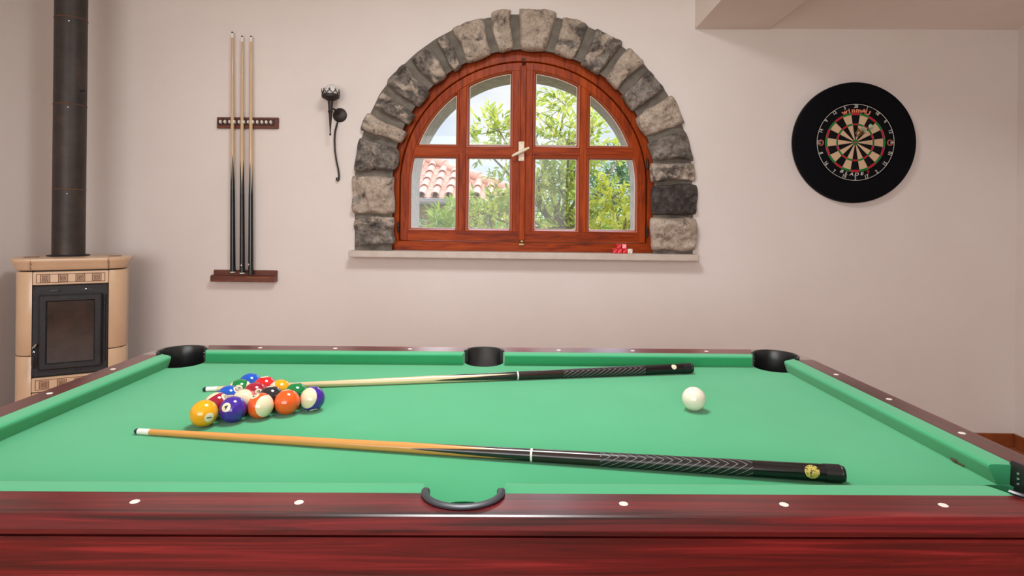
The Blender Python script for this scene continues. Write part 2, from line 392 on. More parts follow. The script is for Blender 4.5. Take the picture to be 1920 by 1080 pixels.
for side in (-1, 1):
    sash = empty('window_sash', (0, 0, 0), parent=win)
    b = MB()
    a0, a1 = (0, 89.0) if side < 0 else (91.0, 180)
    band(b, .728, .678, yS, yS + .05, 1.125, a0, a1, (side < 0, side > 0), 30)
    wpart(b, 'sash_stile', M['win'], parent=sash)
    b = MB()
    xs = sorted((side * .006 - .003 + side * .0, side * .722)); b.box(xs[0], xs[1], yS + .001, yS + .05, 1.120, 1.182, bev=.003)
    wpart(b, 'bottom_rail', M['win_x'], parent=sash)
    b = MB(); xs = sorted((-.003 + side * .006, -.003 + side * .058)); b.box(xs[0], xs[1], yS + .002, yS + .05, 1.123, CZ + .715, bev=.003)
    wpart(b, 'meeting_stile', M['win'], parent=sash)
    b = MB(); xm = -.003 + side * MX; zt = CZ + math.sqrt(.70 ** 2 - xm * xm)
    b.box(xm - MH, xm + MH, yS + .004, yS + .046, 1.13, zt, bev=.004)
    wpart(b, 'vertical_glazing_bar', M['win'], parent=sash)
    b = MB(); xs = sorted((-.003 + side * .05, side * math.sqrt(.70 ** 2 - .197 ** 2)))
    b.box(xs[0], xs[1], yS + .0045, yS + .045, CZ + .197 - .0255, CZ + .197 + .0255, bev=.004)
    wpart(b, 'horizontal_glazing_bar', M['win_x'], parent=sash)
    for c in (0, 1):
        xr = ((.058, MX - MH), (MX + MH, 2.0))[c]
        xs = sorted((-.003 + side * xr[0], -.003 + side * xr[1]))
        for r_, (z0, z1) in enumerate(ROWS):
            pp = pane_poly(xs[0], xs[1], z0, z1, .684)
            q1 = inset(pp, .009); q2 = inset(pp, .017); q3 = inset(pp, .020)
            def ring(q, y): return [(CX + x, y, CZ + z) for x, z in q]
            g = MB(); q0 = inset(pp, .004); g.add(ring(q0, yS + .028), [tuple(range(len(q0)))])
            gp = wpart(g, 'glass_pane', M['glass'], 0, parent=sash)
            b = MB(); b.loft([ring(inset(pp, -.002), yS + .028), ring(inset(pp, -.001), yS + .006), ring(inset(pp, .002), yS + .003), ring(q1, yS + .006), ring(inset(pp, .012), yS + .016), ring(q2, yS + .024)], False, False)
            gl = wpart(b, 'glazing_bead', M['bead'], 40, parent=sash)
            b = MB(); b.loft([ring(inset(pp, .0155), yS + .0245), ring(q3, yS + .0255), ring(q3, yS + .0275)], False, False)
            wpart(b, 'glazing_seal', M['spacer'], 40, parent=sash)
b = MB(); b.box(-.021, .015, yS - .014, yS + .003, 1.128, CZ + .705, bev=.005); wpart(b, 'astragal', M['win'])
# catch at the foot and head of the astragal
b = MB(); b.box(-.022, .012, yf - .018, yf, 1.098, 1.112, bev=.003); wpart(b, 'bottom_catch', M['brass'])
b = MB(); b.box(-.014, .008, yf - .006, yf + .01, CZ + .742, CZ + .752, bev=.002); wpart(b, 'top_catch', M['iron'])
for x, z in ((-.741, 1.60), (-.739, 1.196), (.734, 1.588), (.737, 1.187)):
    b = MB(); b.lathe([(0, -.03), (.006, -.03), (.007, -.024), (.007, 0), (.0085, .001), (.0085, .003), (.007, .004), (.007, .026), (.004, .032), (0, .033)], 12, T(x, yf - .006, z))
    wpart(b, 'hinge', M['iron'])
h = empty('window_handle', (0, 0, 0), parent=win)
b = MB(); b.box(-.028, .006, yS - .021, yS - .013, 1.597, 1.712, bev=.003)
for z in (1.607, 1.702): b.lathe([(0, .003), (.004, .003), (.0045, 0)], 10, T(-.011, yS - .021, z) @ YAX, mi=1)
wpart(b, 'handle_plate', [M['cream'], M['brass']], parent=h)
b = MB(); b.lathe([(.010, 0), (.009, .03), (0, .034)], 12, T(-.011, yS - .02, 1.648) @ YAX)
b.tube([(.034, yS - .05, 1.672), (.01, yS - .052, 1.660), (-.011, yS - .052, 1.650), (-.03, yS - .052, 1.640), (-.055, yS - .05, 1.628), (-.064, yS - .047, 1.622)], [.007, .009, .010, .0095, .008, .006], 10)
wpart(b, 'handle_lever', M['cream'], parent=h)

# ------------------------------------------------------------------ stone surround
arch_o = tag(empty('stone_arch', (CX, YW, 1.06)), 'rough grey and beige stone surround arching over the wooden window', 'stone arch')
def polar(a, r): return (CX + r * math.sin(R(a)), CZ + r * math.cos(R(a)))
def stone(corners, col, seed, proud=.045):
    """corners (x, z): bottom-left, bottom-right, top-right, top-left as seen from the room"""
    n = 30; bl, br, tr, tl = [Vector(c) for c in corners]; vs = []; fs = []
    cen = (bl + br + tr + tl) / 4
    for j in range(n + 1):
        for i in range(n + 1):
            u, v = i / n * 2 - 1, j / n * 2 - 1
            # round the outline
            uu = u * (1 - .055 * v ** 6); vv = v * (1 - .055 * u ** 6)
            s, t = (uu + 1) / 2, (vv + 1) / 2
            p = bl * (1 - s) * (1 - t) + br * s * (1 - t) + tr * s * t + tl * (1 - s) * t
            edge = max(abs(u), abs(v))
            nx = noise.noise(Vector((p.x * 9 + seed, p.y * 9, seed * 1.7))); ny = noise.noise(Vector((p.x * 9, p.y * 9 + seed, seed * 2.3)))
            p2 = p + Vector((nx, ny)) * .016 * edge ** 2
            prof = (1 - abs(u) ** 9) ** .5 * (1 - abs(v) ** 9) ** .5
            rough = noise.fractal(Vector((p.x * 11 + seed * 3, p.y * 11, seed)), .75, 2.1, 6) * .026 - abs(noise.noise(Vector((p.x * 20, seed, p.y * 20)))) * .022 + .006
            y = -(.010 + (proud + rough) * prof)
            vs.append((p2.x - CX, y, p2.y - 1.06))
    for j in range(n):
        for i in range(n): a = j * (n + 1) + i; fs.append((a, a + 1, a + n + 2, a + n + 1))
    m = len(vs); bd = [i for i in range(n + 1)] + [j * (n + 1) + n for j in range(1, n + 1)] + [n * (n + 1) + i for i in range(n - 1, -1, -1)] + [j * (n + 1) for j in range(n - 1, 0, -1)]
    cc = Vector((cen.x - CX, cen.y - 1.06))
    for k in bd: vs.append((vs[k][0], 0.0, vs[k][2]))
    for k in range(len(bd)): a, c = bd[k], bd[(k + 1) % len(bd)]; fs.append((a, m + k, m + (k + 1) % len(bd), c))
    mb = MB(); mb.add(vs, fs); o = mb.build('stone', M['stone'], arch_o, 50); o.color = (*col, 1); return o
GREY, MIXD, WARM, DARK = (.30, 1, .1), (.52, 1, .3), (.86, 1, .6), (.15, .12, .4)
joints = [-73.4, -64.7, -55.9, -44.1, -33.4, -26.5, -12.8, -3.3, 11.2, 23.4, 35.8, 45.7, 57.0, 70.0]
cols = [MIXD, GREY, GREY, GREY, MIXD, WARM, WARM, WARM, MIXD, GREY, WARM, GREY, WARM]
radii = [(.752, 1.005), (.752, .985), (.762, 1.0), (.766, .985), (.775, .985), (.778, 1.005), (.785, 1.03), (.785, 1.03), (.785, 1.01), (.775, 1.015), (.77, 1.0), (.76, 1.0), (.755, 1.015)]
def jit(c, s): return (min(1, max(0, c[0] + .12 * math.sin(s * 7.1))), c[1], (c[2] + s * .173) % 1)
for k in range(13):
    g = 1.15; a0, a1 = joints[k] + g, joints[k + 1] - g; ri, ro = radii[k]
    gi = .4
    stone([polar(a0 + gi, ri), polar(a1 - gi, ri), polar(a1, ro), polar(a0, ro)] if True else 0, jit(cols[k], k + 1), k * 3.1 + 1)
PXM = 1 / 321.0
def zpx(y, x): return 1.457 - (y - 346 - .011 * (x - 981)) * PXM   # heights of the jamb courses
left_j = [(263, 322, -1.0, -.752, GREY), (330, 401, -.998, -.748, WARM), (405, 462, -.985, -.748, MIXD)]
for k, (ya, yb, xa, xb, c) in enumerate(left_j):
    if k == 0: stone([(xa, zpx(yb, 700)), (xb, zpx(yb, 700)), polar(-74.5, .752), polar(-74.5, 1.0)], jit(c, 20 + k), 50 + k * 2.3)
    else: stone([(xa, zpx(yb, 700)), (xb, zpx(yb, 700)), (xb, zpx(ya, 700)), (xa, zpx(ya, 700))], jit(c, 20 + k), 50 + k * 2.3)
right_j = [(252, 302, .745, .995, GREY), (306, 341, .748, 1.0, MIXD), (347, 403, .748, 1.015, DARK), (408, 471, .750, 1.012, WARM)]
for k, (ya, yb, xa, xb, c) in enumerate(right_j):
    col = c if c is DARK else jit(c, 30 + k)
    if k == 0: stone([(xa, zpx(yb, 1265)), (xb, zpx(yb, 1265)), polar(71.0, 1.0), polar(71.0, .755)], col, 80 + k * 2.9)
    else: stone([(xa, zpx(yb, 1265)), (xb, zpx(yb, 1265)), (xb, zpx(ya, 1265)), (xa, zpx(ya, 1265))], col, 80 + k * 2.9)
# mortar bed behind the stones
b = MB(); n = 120
def wob(i, s): return .006 * noise.noise(Vector((i * .21, s, 0)))
def mring(y, ro, ri):
    pts = []
    return pts
outer = [(-.985, 1.058)] + [(-.985 + wob(i, 3), 1.058 + (CZ - 1.058) * i / 12) for i in range(1, 12)] + [polar(-90 + 180 * i / n, .985 + .012 * math.cos(R(-90 + 180 * i / n)) + wob(i, 5)) for i in range(n + 1)] + [(.992 + wob(i, 9), CZ - (CZ - 1.058) * i / 12) for i in range(1, 12)] + [(.992, 1.058)]
inner = [(-.765, 1.058)] + [(-.765, 1.058 + (CZ - 1.058) * i / 12) for i in range(1, 12)] + [polar(-90 + 180 * i / n, .765 + .025 * math.cos(R(-90 + 180 * i / n))) for i in range(n + 1)] + [(.762, CZ - (CZ - 1.058) * i / 12) for i in range(1, 12)] + [(.762, 1.058)]
b.loft([[(ox - CX, .002, oz - 1.06), (ox - CX, -.008, oz - 1.06), (ox - CX + (ix - ox) * .1, -.015, oz + (iz - oz) * .1 - 1.06), (ix - CX, -.015, iz - 1.06), (ix - CX, .001, iz - 1.06)] for (ox, oz), (ix, iz) in zip(outer, inner)], True, True, True)
b.build('mortar', M['mortar'], arch_o, 40)

# ------------------------------------------------------------------ text
def text_mesh(txt, size, depth=.0004, shear=0, bold=0, sub=0):
    cu = bpy.data.curves.new('t', 'FONT'); cu.body = txt; cu.size = size; cu.extrude = depth; cu.align_x = 'CENTER'; cu.align_y = 'CENTER'; cu.shear = shear; cu.offset = bold
    o = bpy.data.objects.new('t', cu); C.objects.link(o); bpy.context.view_layer.update()
    me = bpy.data.meshes.new_from_object(o.evaluated_get(bpy.context.evaluated_depsgraph_get()))
    if sub:
        q = bmesh.new(); q.from_mesh(me); bmesh.ops.triangulate(q, faces=q.faces); bmesh.ops.subdivide_edges(q, edges=q.edges, cuts=sub, use_grid_fill=True); q.to_mesh(me); q.free()
    vs = [tuple(v.co) for v in me.vertices]; fs = [tuple(p.vertices) for p in me.polygons]
    bpy.data.objects.remove(o); bpy.data.curves.remove(cu); bpy.data.meshes.remove(me); return vs, fs

# ------------------------------------------------------------------ dartboard
DB = Vector((1.907, YW, 1.716))
sur = tag(empty('dartboard_surround', DB), 'round black foam ring on the wall around the dartboard', 'dartboard surround')
b = MB(); b.lathe([(.226, 0), (.226, .040), (.230, .046), (.336, .046), (.343, .043), (.3465, .036), (.3465, .006), (.343, 0)], 96, YAX); b.build('ring', M['surround'], sur, 40)
b = MB(); b.lathe([(.3466, .0055), (.3485, .0055), (.3485, .0005), (.343, .0005)], 96, YAX); b.build('rim_edge', simple('grey_edge_band', srgb(120, 110, 104), .5), sur)
brd = tag(empty('dartboard', DB), 'round bristle dartboard with red and green rings on the right wall area', 'dartboard')
def dart_mat():
    m = NT('dartboard_face'); c = m.n('ShaderNodeTexCoord'); s = m.n('ShaderNodeSeparateXYZ'); m.l(c.outputs['Object'], s.inputs[0])
    x, z = s.outputs['X'], s.outputs['Z']
    r = m.math('SQRT', m.math('ADD', m.math('MULTIPLY', x, x), m.math('MULTIPLY', z, z)))
    a = m.math('ARCTAN2', x, z)
    sec = m.math('FLOOR', m.math('MODULO', m.math('ADD', m.math('DIVIDE', a, R(18)), 40.5), 2.0))   # 0 = twenty's parity
    base = m.mix(sec, (.006, .006, .006), srgb(216, 182, 148))
    ring = m.mix(sec, srgb(196, 34, 48), srgb(24, 128, 52))
    def between(lo, hi): return m.math('MULTIPLY', m.math('GREATER_THAN', r, lo), m.math('LESS_THAN', r, hi))
    f = m.math('ADD', between(.1585, .170), between(.0985, .1085))
    col = m.mix(f, base, ring)
    col = m.mix(m.math('GREATER_THAN', r, .170), col, (.003, .003, .004))
    col = m.mix(m.math('LESS_THAN', r, .016), col, srgb(24, 128, 52))
    col = m.mix(m.math('LESS_THAN', r, .0065), col, srgb(196, 34, 48))
    nz_ = m.noise(m.coord(), 260, 2); col = m.mix(.12, col, m.ramp(nz_, [(.3, (.4, .4, .4)), (.7, (1, 1, 1))]), 'MULTIPLY')
    m.bsdf(col, .85, spec=.15); return m.mat
b = MB(); b.lathe([(.2255, 0), (.2255, .035), (.224, .038), (.17, .038), (.10, .038), (.0, .038)], 80, YAX); b.build('board_face', dart_mat(), brd, 30)
b = MB()
def torus(mb, R0, r, z, seg=80, mi=0, Mx=YAX):
    mb.lathe([(R0 + r * math.cos(t), z + r * math.sin(t)) for t in [2 * PI * i / 8 for i in range(9)]], seg, Mx, mi)
for rr in (.0065, .016, .0985, .1085, .1585, .170): torus(b, rr, .0006, .0385, 64)
for k in range(20):
    a = R(9 + 18 * k); b.tube([(.016 * math.sin(a), -.0385, .016 * math.cos(a)), (.17 * math.sin(a), -.0385, .17 * math.cos(a))], .0005, 5)
b.build('spider_wire', simple('steel_wire', (.25, .25, .25), .4, metal=1), brd)
b = MB(); torus(b, .219, .0016, .0415, 96); b.build('number_ring', M['wire'], brd)
ORD = [20, 1, 18, 4, 13, 6, 10, 15, 2, 17, 3, 19, 7, 16, 8, 11, 14, 9, 12, 5]
def place_txt(txt, size, a, r, mat, name, y=-.0400, flip=False, parent=brd, shear=0, sx=1.0, bold=.0):
    vs, fs = text_mesh(txt, size, .0008, shear, bold); mb = MB()
    rot = Matrix.Rotation(R(a) + (PI if flip else 0), 4, 'Y')
    Mx = T(r * math.sin(R(a)), y, r * math.cos(R(a))) @ rot @ Matrix.Rotation(R(90), 4, 'X') @ Matrix.Diagonal((sx, 1, 1, 1))
    mb.add(vs, fs, Mx); return mb.build(name, mat, parent, 0)
for k, n_ in enumerate(ORD):
    a = 18 * k; place_txt(str(n_), .030, a, .207, M['wire'], 'number', flip=(90 < a < 270), sx=.8, y=-.0425, bold=.0004)
for k, ch in enumerate('winmau'):
    place_txt(ch.upper() if ch in 'au' else ch, .036, -20 + [0, 8.5, 16, 26, 35, 42.5][k] * .98, .183, M['redtext'], 'maker_letter', sx=1.2, bold=.0014)
for k, ch in enumerate('BLADE'):
    place_txt(ch, .024, 180 + 25 - k * 9.2, .184, M['wire'], 'maker_letter', flip=True, sx=1.35, shear=.2, bold=.0006)
place_txt('5', .028, 180 - 23, .184, M['redprint'], 'maker_letter', flip=True, sx=1.3, shear=.2)
for a in (-91, 90):
    b = MB(); c = T(.197 * math.sin(R(a)), 0, .197 * math.cos(R(a)))
    torus(b, .0165, .0013, .040, 24, Mx=c @ YAX); torus(b, .0115, .0008, .040, 24, Mx=c @ YAX); b.build('side_emblem', M['redtext'], brd)
# darts
for i, (tx, tz, fx, fz, L, lab) in enumerate(((.013, .028, .020, .052, .150, 'dart in the board with the rightmost pale flight'), (-.006, .018, -.006, .046, .148, 'dart in the board just left of the rightmost flight'), (.000, .046, -.040, .008, .125, 'dart in the board with a brown flight left of the two pale flights'))):
    d0 = Vector((fx, -L, fz)).normalized(); q = d0.to_track_quat('Z', 'Y')
    r0 = tag(empty('dart', DB + Vector((tx, -.026, tz)), q.to_euler()), lab, 'dart', 'darts stuck in the dartboard')
    b = MB(); b.lathe([(0, 0), (.0012, .012), (.0013, .036)], 8); b.build('point', M['screw'], r0)
    b = MB(); b.lathe([(.0013, .036), (.003, .04), (.0036, .05), (.0030, .052), (.0036, .054), (.0030, .057), (.0036, .06), (.003, .064), (.0034, .07), (.003, .084), (.002, .088)], 10); b.build('barrel', M['dartbrass'], r0)
    b = MB(); b.lathe([(.002, .086), (.0017, .125), (0, .128)], 8); b.build('shaft', M['black'], r0)
    b = MB()
    for k in range(4):
        A = Matrix.Rotation(PI / 2 * k + .5, 4, 'Z')
        b.add([(0, -.0003, .108), (.018, -.0003, .120), (.020, -.0003, .138), (.004, -.0003, .146), (0, -.0003, .144), (0, .0003, .108), (.018, .0003, .120), (.020, .0003, .138), (.004, .0003, .146), (0, .0003, .144)],
              [(0, 1, 2, 3, 4), (9, 8, 7, 6, 5), (0, 5, 6, 1), (1, 6, 7, 2), (2, 7, 8, 3), (3, 8, 9, 4)], A)
    b.build('flight', M['flight'] if i < 2 else M['dartbrass'], r0, 0)

# ------------------------------------------------------------------ cues
def splice_mat(name, wood_c, x0, L, pts, phase=0.0, black=(.012, .009, .009)):
    m = NT(name); c = m.n('ShaderNodeTexCoord'); s = m.n('ShaderNodeSeparateXYZ'); m.l(c.outputs['Object'], s.inputs[0])
    a = m.math('ARCTAN2', s.outputs['Y'], s.outputs['Z'])
    u = m.math('MULTIPLY', m.math('ADD', a, PI + phase), pts / (2 * PI))
    tri = m.math('ABSOLUTE', m.math('SUBTRACT', m.math('FRACT', u), .5))    # 0 at the point's spine, .5 between
    t = m.math('DIVIDE', m.math('SUBTRACT', s.outputs['X'], x0), L)
    f = m.math('GREATER_THAN', t, m.math('MULTIPLY', m.math('POWER', m.math('MULTIPLY', tri, 2.0), 1.4), 1.0))
    g = m.noise(m.coord(scale=(.08, 1, 1)), 220, 3, .5)
    w = m.mix(g, wood_c, tuple(c_ * .78 for c_ in wood_c))
    m.bsdf(m.mix(f, w, black), .24, coat=.4, coat_r=.1); return m.mat
def herring_mat():
    m = NT('embossed_grip'); c = m.n('ShaderNodeTexCoord'); s = m.n('ShaderNodeSeparateXYZ'); m.l(c.outputs['Object'], s.inputs[0])
    a = m.math('ABSOLUTE', m.math('SUBTRACT', m.math('ARCTAN2', s.outputs['Y'], s.outputs['Z']), -.75))
    u = m.math('ADD', m.math('MULTIPLY', s.outputs['X'], 62.0), m.math('MULTIPLY', a, 1.5))
    w = m.math('ABSOLUTE', m.math('SUBTRACT', m.math('FRACT', u), .5))
    f = m.math('GREATER_THAN', w, .44)
    nm = m.bump(m.math('MULTIPLY', f, -1.0), .7, .0015)
    m.bsdf(m.mix(f, (.012, .011, .012), (.30, .27, .26)), .3, normal=nm); return m.mat
M['grip'] = herring_mat()
M['cuebutt'] = simple('gloss_black_lacquer', (.006, .005, .006), .2, coat=.1)
M['cuebrown'] = simple('dark_brown_lacquer', (.022, .012, .011), .2, coat=.1)
def make_cue(name, label, group, L, s0, s1, joint, grip=None, wood_c=srgb(222, 180, 128), sticker=None, cap=True, white_end=False, phase=0.0, roll=0.0):
    root = tag(empty(name), label, 'pool cue', group)
    def rad(x): t = x / L; return .0058 + (.0148 - .0058) * (t ** .9)
    def seg(nm, x0, x1, mat, n=10, off=0, ends=True):
        mb = MB(); pr = [(rad(x0 + (x1 - x0) * i / n) + off, x0 + (x1 - x0) * i / n) for i in range(n + 1)]
        if ends: pr = [(0, x0)] + pr + [(0, x1)]
        mb.lathe(pr, 28, Matrix.Rotation(R(90), 4, 'Y') @ Matrix.Rotation(roll, 4, 'Z')); return mb.build(nm, mat, root, 40)
    mb = MB(); mb.lathe([(0, 0), (.0035, .0006), (.0056, .004), (.006, .009), (0, .009)], 20, Matrix.Rotation(R(90), 4, 'Y')); mb.build('tip', M['leather'], root)
    seg('ferrule', .009, .036, M['white'], 2, .0001)
    seg('shaft', .036, joint, splice_mat('spliced_shaft', wood_c, s0, s1 - s0, 4, phase), 14)
    gx0, gx1 = grip if grip else (joint + .02, joint + .02)
    seg('joint_collar', joint, joint + .004, M['white'] if grip else M['cuebutt'], 1, .0006)
    x = joint + .004
    if grip:
        seg('forearm', x, grip[0], M['cuebrown'], 6, .0003); seg('grip', grip[0], grip[1], M['grip'], 20, .0006); x = grip[1]
    seg('butt', x, L - .034, M['cuebutt'], 8, .0003)
    if cap:
        seg('butt_cap', L - .034, L - .008, M['rubber'], 3, .001)
        mb = MB(); mb.lathe([(.0138, L - .008), (.0145, L - .006), (.013, L - .001), (.009, L), (0, L)], 24, Matrix.Rotation(R(90), 4, 'Y')); mb.build('bumper', M['black'], root)
    else: seg('butt_cap', L - .034, L - .006, M['black'], 3, .0008)
    if not cap:
        mb = MB(); mb.lathe([(.0150, L - .006), (.0152, L - .001), (.012, L), (0, L)], 24, Matrix.Rotation(R(90), 4, 'Y')); mb.build('bumper', M['white'] if white_end else M['black'], root)
    if sticker:
        sx, ang, sr, mat = sticker; mb = MB(); n = 24; rr = rad(sx) + .0008; vs = [(sx, rr * math.sin(ang), rr * math.cos(ang))]; fs = []
        for ringi in (1, 2, 3):
            for k in range(n):
                q = sr * ringi / 3; dx = q * math.cos(2 * PI * k / n); da = q * math.sin(2 * PI * k / n) / rr
                vs.append((sx + dx, rr * math.sin(ang + da), rr * math.cos(ang + da)))
        for k in range(n): fs.append((0, 1 + k, 1 + (k + 1) % n))
        for ringi in (0, 1):
            for k in range(n): a = 1 + ringi * n + k; c_ = 1 + ringi * n + (k + 1) % n; fs.append((a, a + n, c_ + n, c_))
        mb.add(vs, fs); mb.build('round_sticker', mat, root, 60)
    return root
def lay(root, p0, p1):
    d = (Vector(p1) - Vector(p0)).normalized(); y = Vector((0, 0, 1)).cross(d)
    if y.length < .3: y = Vector((0, 1, 0)); y = (y - d * y.dot(d))
    y.normalize(); z = d.cross(y)
    m = Matrix((d, y, z)).transposed().to_4x4(); root.matrix_world = Matrix.Translation(p0) @ m
BED = .792
g = 'cues lying on the pool table'
def sticker_mat():
    m = NT('gold_round_sticker'); v = m.coord(); n_ = m.noise(v, 330, 3, .6)
    col = m.ramp(n_, [(.40, srgb(60, 62, 34)), (.47, srgb(196, 176, 82)), (.8, srgb(226, 212, 130))]); m.bsdf(col, .35); return m.mat
c1 = make_cue('pool_cue', 'orange shafted cue lying nearest the camera with a gold sticker on its black butt', g, 1.392, .60, .81, .835, (.965, 1.235), srgb(226, 158, 84), (1.334, -1.15, .0125, sticker_mat()), phase=.55)
lay(c1, (-.808, 1.244, BED + .0062), (.573, 1.069, BED + .0158))
c2 = make_cue('pool_cue', 'pale shafted cue lying behind the racked balls, black butt near the far cushion', g, 1.375, .60, .83, .835, (.97, 1.22), srgb(232, 204, 160), (1.31, -.9, .008, M['cream']), phase=.85)
lay(c2, (-.830, 1.552, BED + .0062), (.518, 1.822, BED + .0158))
g = 'cues standing in the wall rack'
for i, (lab, b0, t0, L, we, st) in enumerate((
        ('leftmost of the three cues in the wall rack, white end disc', (-1.692, .922), (-1.714, 2.335), 1.413, True, None),
        ('middle of the three cues in the wall rack, white end disc', (-1.636, .917), (-1.656, 2.312), 1.395, True, (1.345, -1.5, .004, M['pearl'])),
        ('rightmost of the three cues in the wall rack, small pale sticker by its foot', (-1.586, .912), (-1.603, 2.312), 1.40, False, (1.34, -2.2, .006, M['pearl'])))):
    c = make_cue('pool_cue', lab, g, L, .72 + .01 * i, .88 + .02 * i, .93, None, srgb(214, 182, 140), st, cap=False, white_end=we, phase=.3 + i)
    lay(c, (t0[0], YW - .030, t0[1]), (b0[0], YW - .036, b0[1]))

# ------------------------------------------------------------------ cue rack
rk = tag(empty('cue_rack', (-1.625, YW, 1.35)), 'two dark wooden strips on the wall holding three upright cues', 'cue rack')
def rp(mb, name, mat, parent=rk, sm=30):
    for i, v in enumerate(mb.v): mb.v[i] = (v[0] + 1.625, v[1] - YW, v[2] - 1.35)
    return mb.build(name, mat, parent, sm)
b = MB(); b.box(-1.807, -1.443, YW - .018, YW, 1.770, 1.836, bev=.003); top = rp(b, 'clip_board', M['rack'])
b = MB(); b.box(-1.800, -1.462, YW - .020, YW - .016, 1.787, 1.826, bev=.001); rp(b, 'recessed_strip', simple('dark_stained_groove', srgb(58, 28, 20), .5))
for xa in (-1.765, -1.710, -1.654, -1.600, -1.547, -1.494):
    b = MB()
    for s in (-1, 1):
        x = xa + s * .0135
        b.lathe([(0, .024), (.004, .022), (.0065, .012), (.0065, .006), (.005, 0)], 12, T(x, YW - .018, 1.806) @ Matrix.Diagonal((1, 1, 1.8, 1)) @ YAX)
    rp(b, 'cue_clip', M['pearl'])
b = MB(); b.box(-1.817, -1.441, YW - .055, YW, .870, .905, bev=.003); b.box(-1.817, -1.441, YW - .016, YW, .902, .936, bev=.003); rp(b, 'foot_ledge', M['rack'])
b = MB(); b.box(-1.60, -1.468, YW - .0575, YW - .0545, .893, .900, bev=.001); rp(b, 'ledge_groove', simple('light_worn_groove', srgb(140, 84, 48), .5))
b = MB(); b.lathe([(0, .012), (.004, .010), (.004, 0)], 10, T(-1.817, YW - .02, .903) @ Matrix.Rotation(R(-90), 4, 'Y')); rp(b, 'side_screw', M['iron'])

# ------------------------------------------------------------------ torch wall lamp
sc = tag(empty('torch_wall_lamp', (-1.083, YW, 1.855)), 'black wrought iron torch wall lamp between the cue rack and the stone arch', 'wall lamp')
b = MB(); b.lathe([(.042, 0), (.042, .003), (.038, .007), (.012, .012), (0, .013)], 36, YAX); b.build('wall_plate', M['iron'], sc, 35)
TX, TY = -.028, -.088
b = MB(); b.tube([(-.004, -.010, .006), (-.010, -.04, .022), (-.018, -.07, .024), (TX, TY, .018)], [.007, .0065, .006, .007], 10); b.build('arm', M['iron'], sc)
b = MB(); prof = [(0, -.133), (.004, -.132), (.0062, -.127), (.0048, -.121), (.0032, -.118), (.0040, -.10), (.0075, -.045), (.0105, -.004), (.0135, .002), (.0150, .006), (.0135, .010), (.0112, .012), (.0140, .045), (.0165, .066), (.020, .068), (.030, .074), (.0485, .084), (.0505, .088), (.0505, .102), (.0475, .104), (.0475, .092), (.02, .078), (0, .078)]
b.lathe(prof, 32, T(TX, TY, 0)); b.build('torch_body', M['iron'], sc, 40)
b = MB(); nC = 9
for k in range(nC):
    a = 2 * PI * k / nC
    def cp(da, z, r=.0495): return (TX + r * math.cos(a + da), TY + r * math.sin(a + da), z)
    w_ = PI / nC
    b.tube([cp(-w_, .102), cp(-w_ * .55, .116), cp(0, .121), cp(w_ * .55, .116), cp(w_, .102)], .0022, 6)
    b.tube([cp(0, .119), cp(0, .136)], [.0028, .0012], 6); b.tube([cp(-.12, .127), cp(.12, .127)], .002, 6)
b.build('crown', M['iron'], sc)
b = MB(); b.lathe([(0, .08), (.02, .082), (.036, .098), (.041, .118), (.038, .138), (.028, .152), (.014, .160), (0, .162)], 28, T(TX + .006, TY, 0)); b.build('glass_shade', M['frost'], sc, 60)
b = MB(); b.tube([(-.008, -.012, -.036), (-.012, -.02, -.06), (-.020, -.024, -.10), (-.023, -.024, -.15), (-.021, -.022, -.205), (-.012, -.020, -.27), (-.001, -.018, -.32), (.004, -.017, -.355), (.003, -.016, -.378), (-.004, -.016, -.388), (-.011, -.016, -.383), (-.011, -.016, -.372), (-.005, -.016, -.37)],
       [.006, .006, .0058, .0055, .0052, .005, .005, .005, .005, .005, .005, .005, .004], 10); b.build('tail', M['iron'], sc)

# ------------------------------------------------------------------ dice on the sill
def die(x, y, z, rot, label, mat, pip):
    s = .0135; b = MB(); b.box(-s, s, -s, s, -s, s, bev=.002); o = b.build('die', mat, None, 40)
    o.location = (x, y, z); o.rotation_euler = (0, 0, rot); tag(o, label, 'die', 'dice on the window sill')
    p = MB()
    for (u, v) in ((-.5, -.5), (.5, .5), (0, 0)):
        p.lathe([(0, .0003), (.0022, .0003), (.0022, -.0002)], 10, T(u * s, -s, v * s) @ YAX)
    for (u, v) in ((-.5, -.5), (.5, .5), (-.5, .5), (.5, -.5)):
        p.lathe([(0, .0003), (.0022, .0003), (.0022, -.0002)], 10, T(u * s, v * s, s))
        p.lathe([(0, .0003), (.0022, .0003), (.0022, -.0002)], 10, T(s, u * s, v * s) @ Matrix.Rotation(R(90), 4, 'Y'))
    p.build('pips', pip, o); return o
M['dred'] = simple('clear_red_acrylic', srgb(216, 24, 44), .12, coat=.5)
M['dwhite'] = simple('ivory_die', srgb(236, 226, 210), .3)
SZ = 1.0625; sy = YW - .030
die(.536, sy, SZ + .0135, .12, 'red die at the left foot of the small pile on the sill', M['dred'], M['pearl'])
die(.564, sy - .003, SZ + .0135, -.05, 'red die in the middle of the bottom row on the sill', M['dred'], M['pearl'])
die(.5925, sy - .006, SZ + .0135, .03, 'red die at the bottom touching the white die', M['dred'], M['pearl'])
die(.557, sy - .002, SZ + .0408, .2, 'red die stacked on top at the left of the pile', M['dred'], M['pearl'])
die(.5905, sy - .004, SZ + .0408, -.1, 'red die stacked on top at the right of the pile', M['dred'], M['pearl'])
die(.623, sy - .008, SZ + .0135, .0, 'white die on the sill right of the red dice', M['dwhite'], M['ink'])

# ------------------------------------------------------------------ pool table
TCx, TCy, TH = -.112, 1.417, R(1.8)
tb = tag(empty('pool_table', (TCx, TCy, FL), (0, 0, TH)), 'pool table with green cloth and dark red wooden rails', 'pool table')
z_ = lambda z: z - FL
TOP = .828
NX, NY, WX, WY, OX, OY, MXp = .93, .455, .974, .495, 1.030, .565, .010
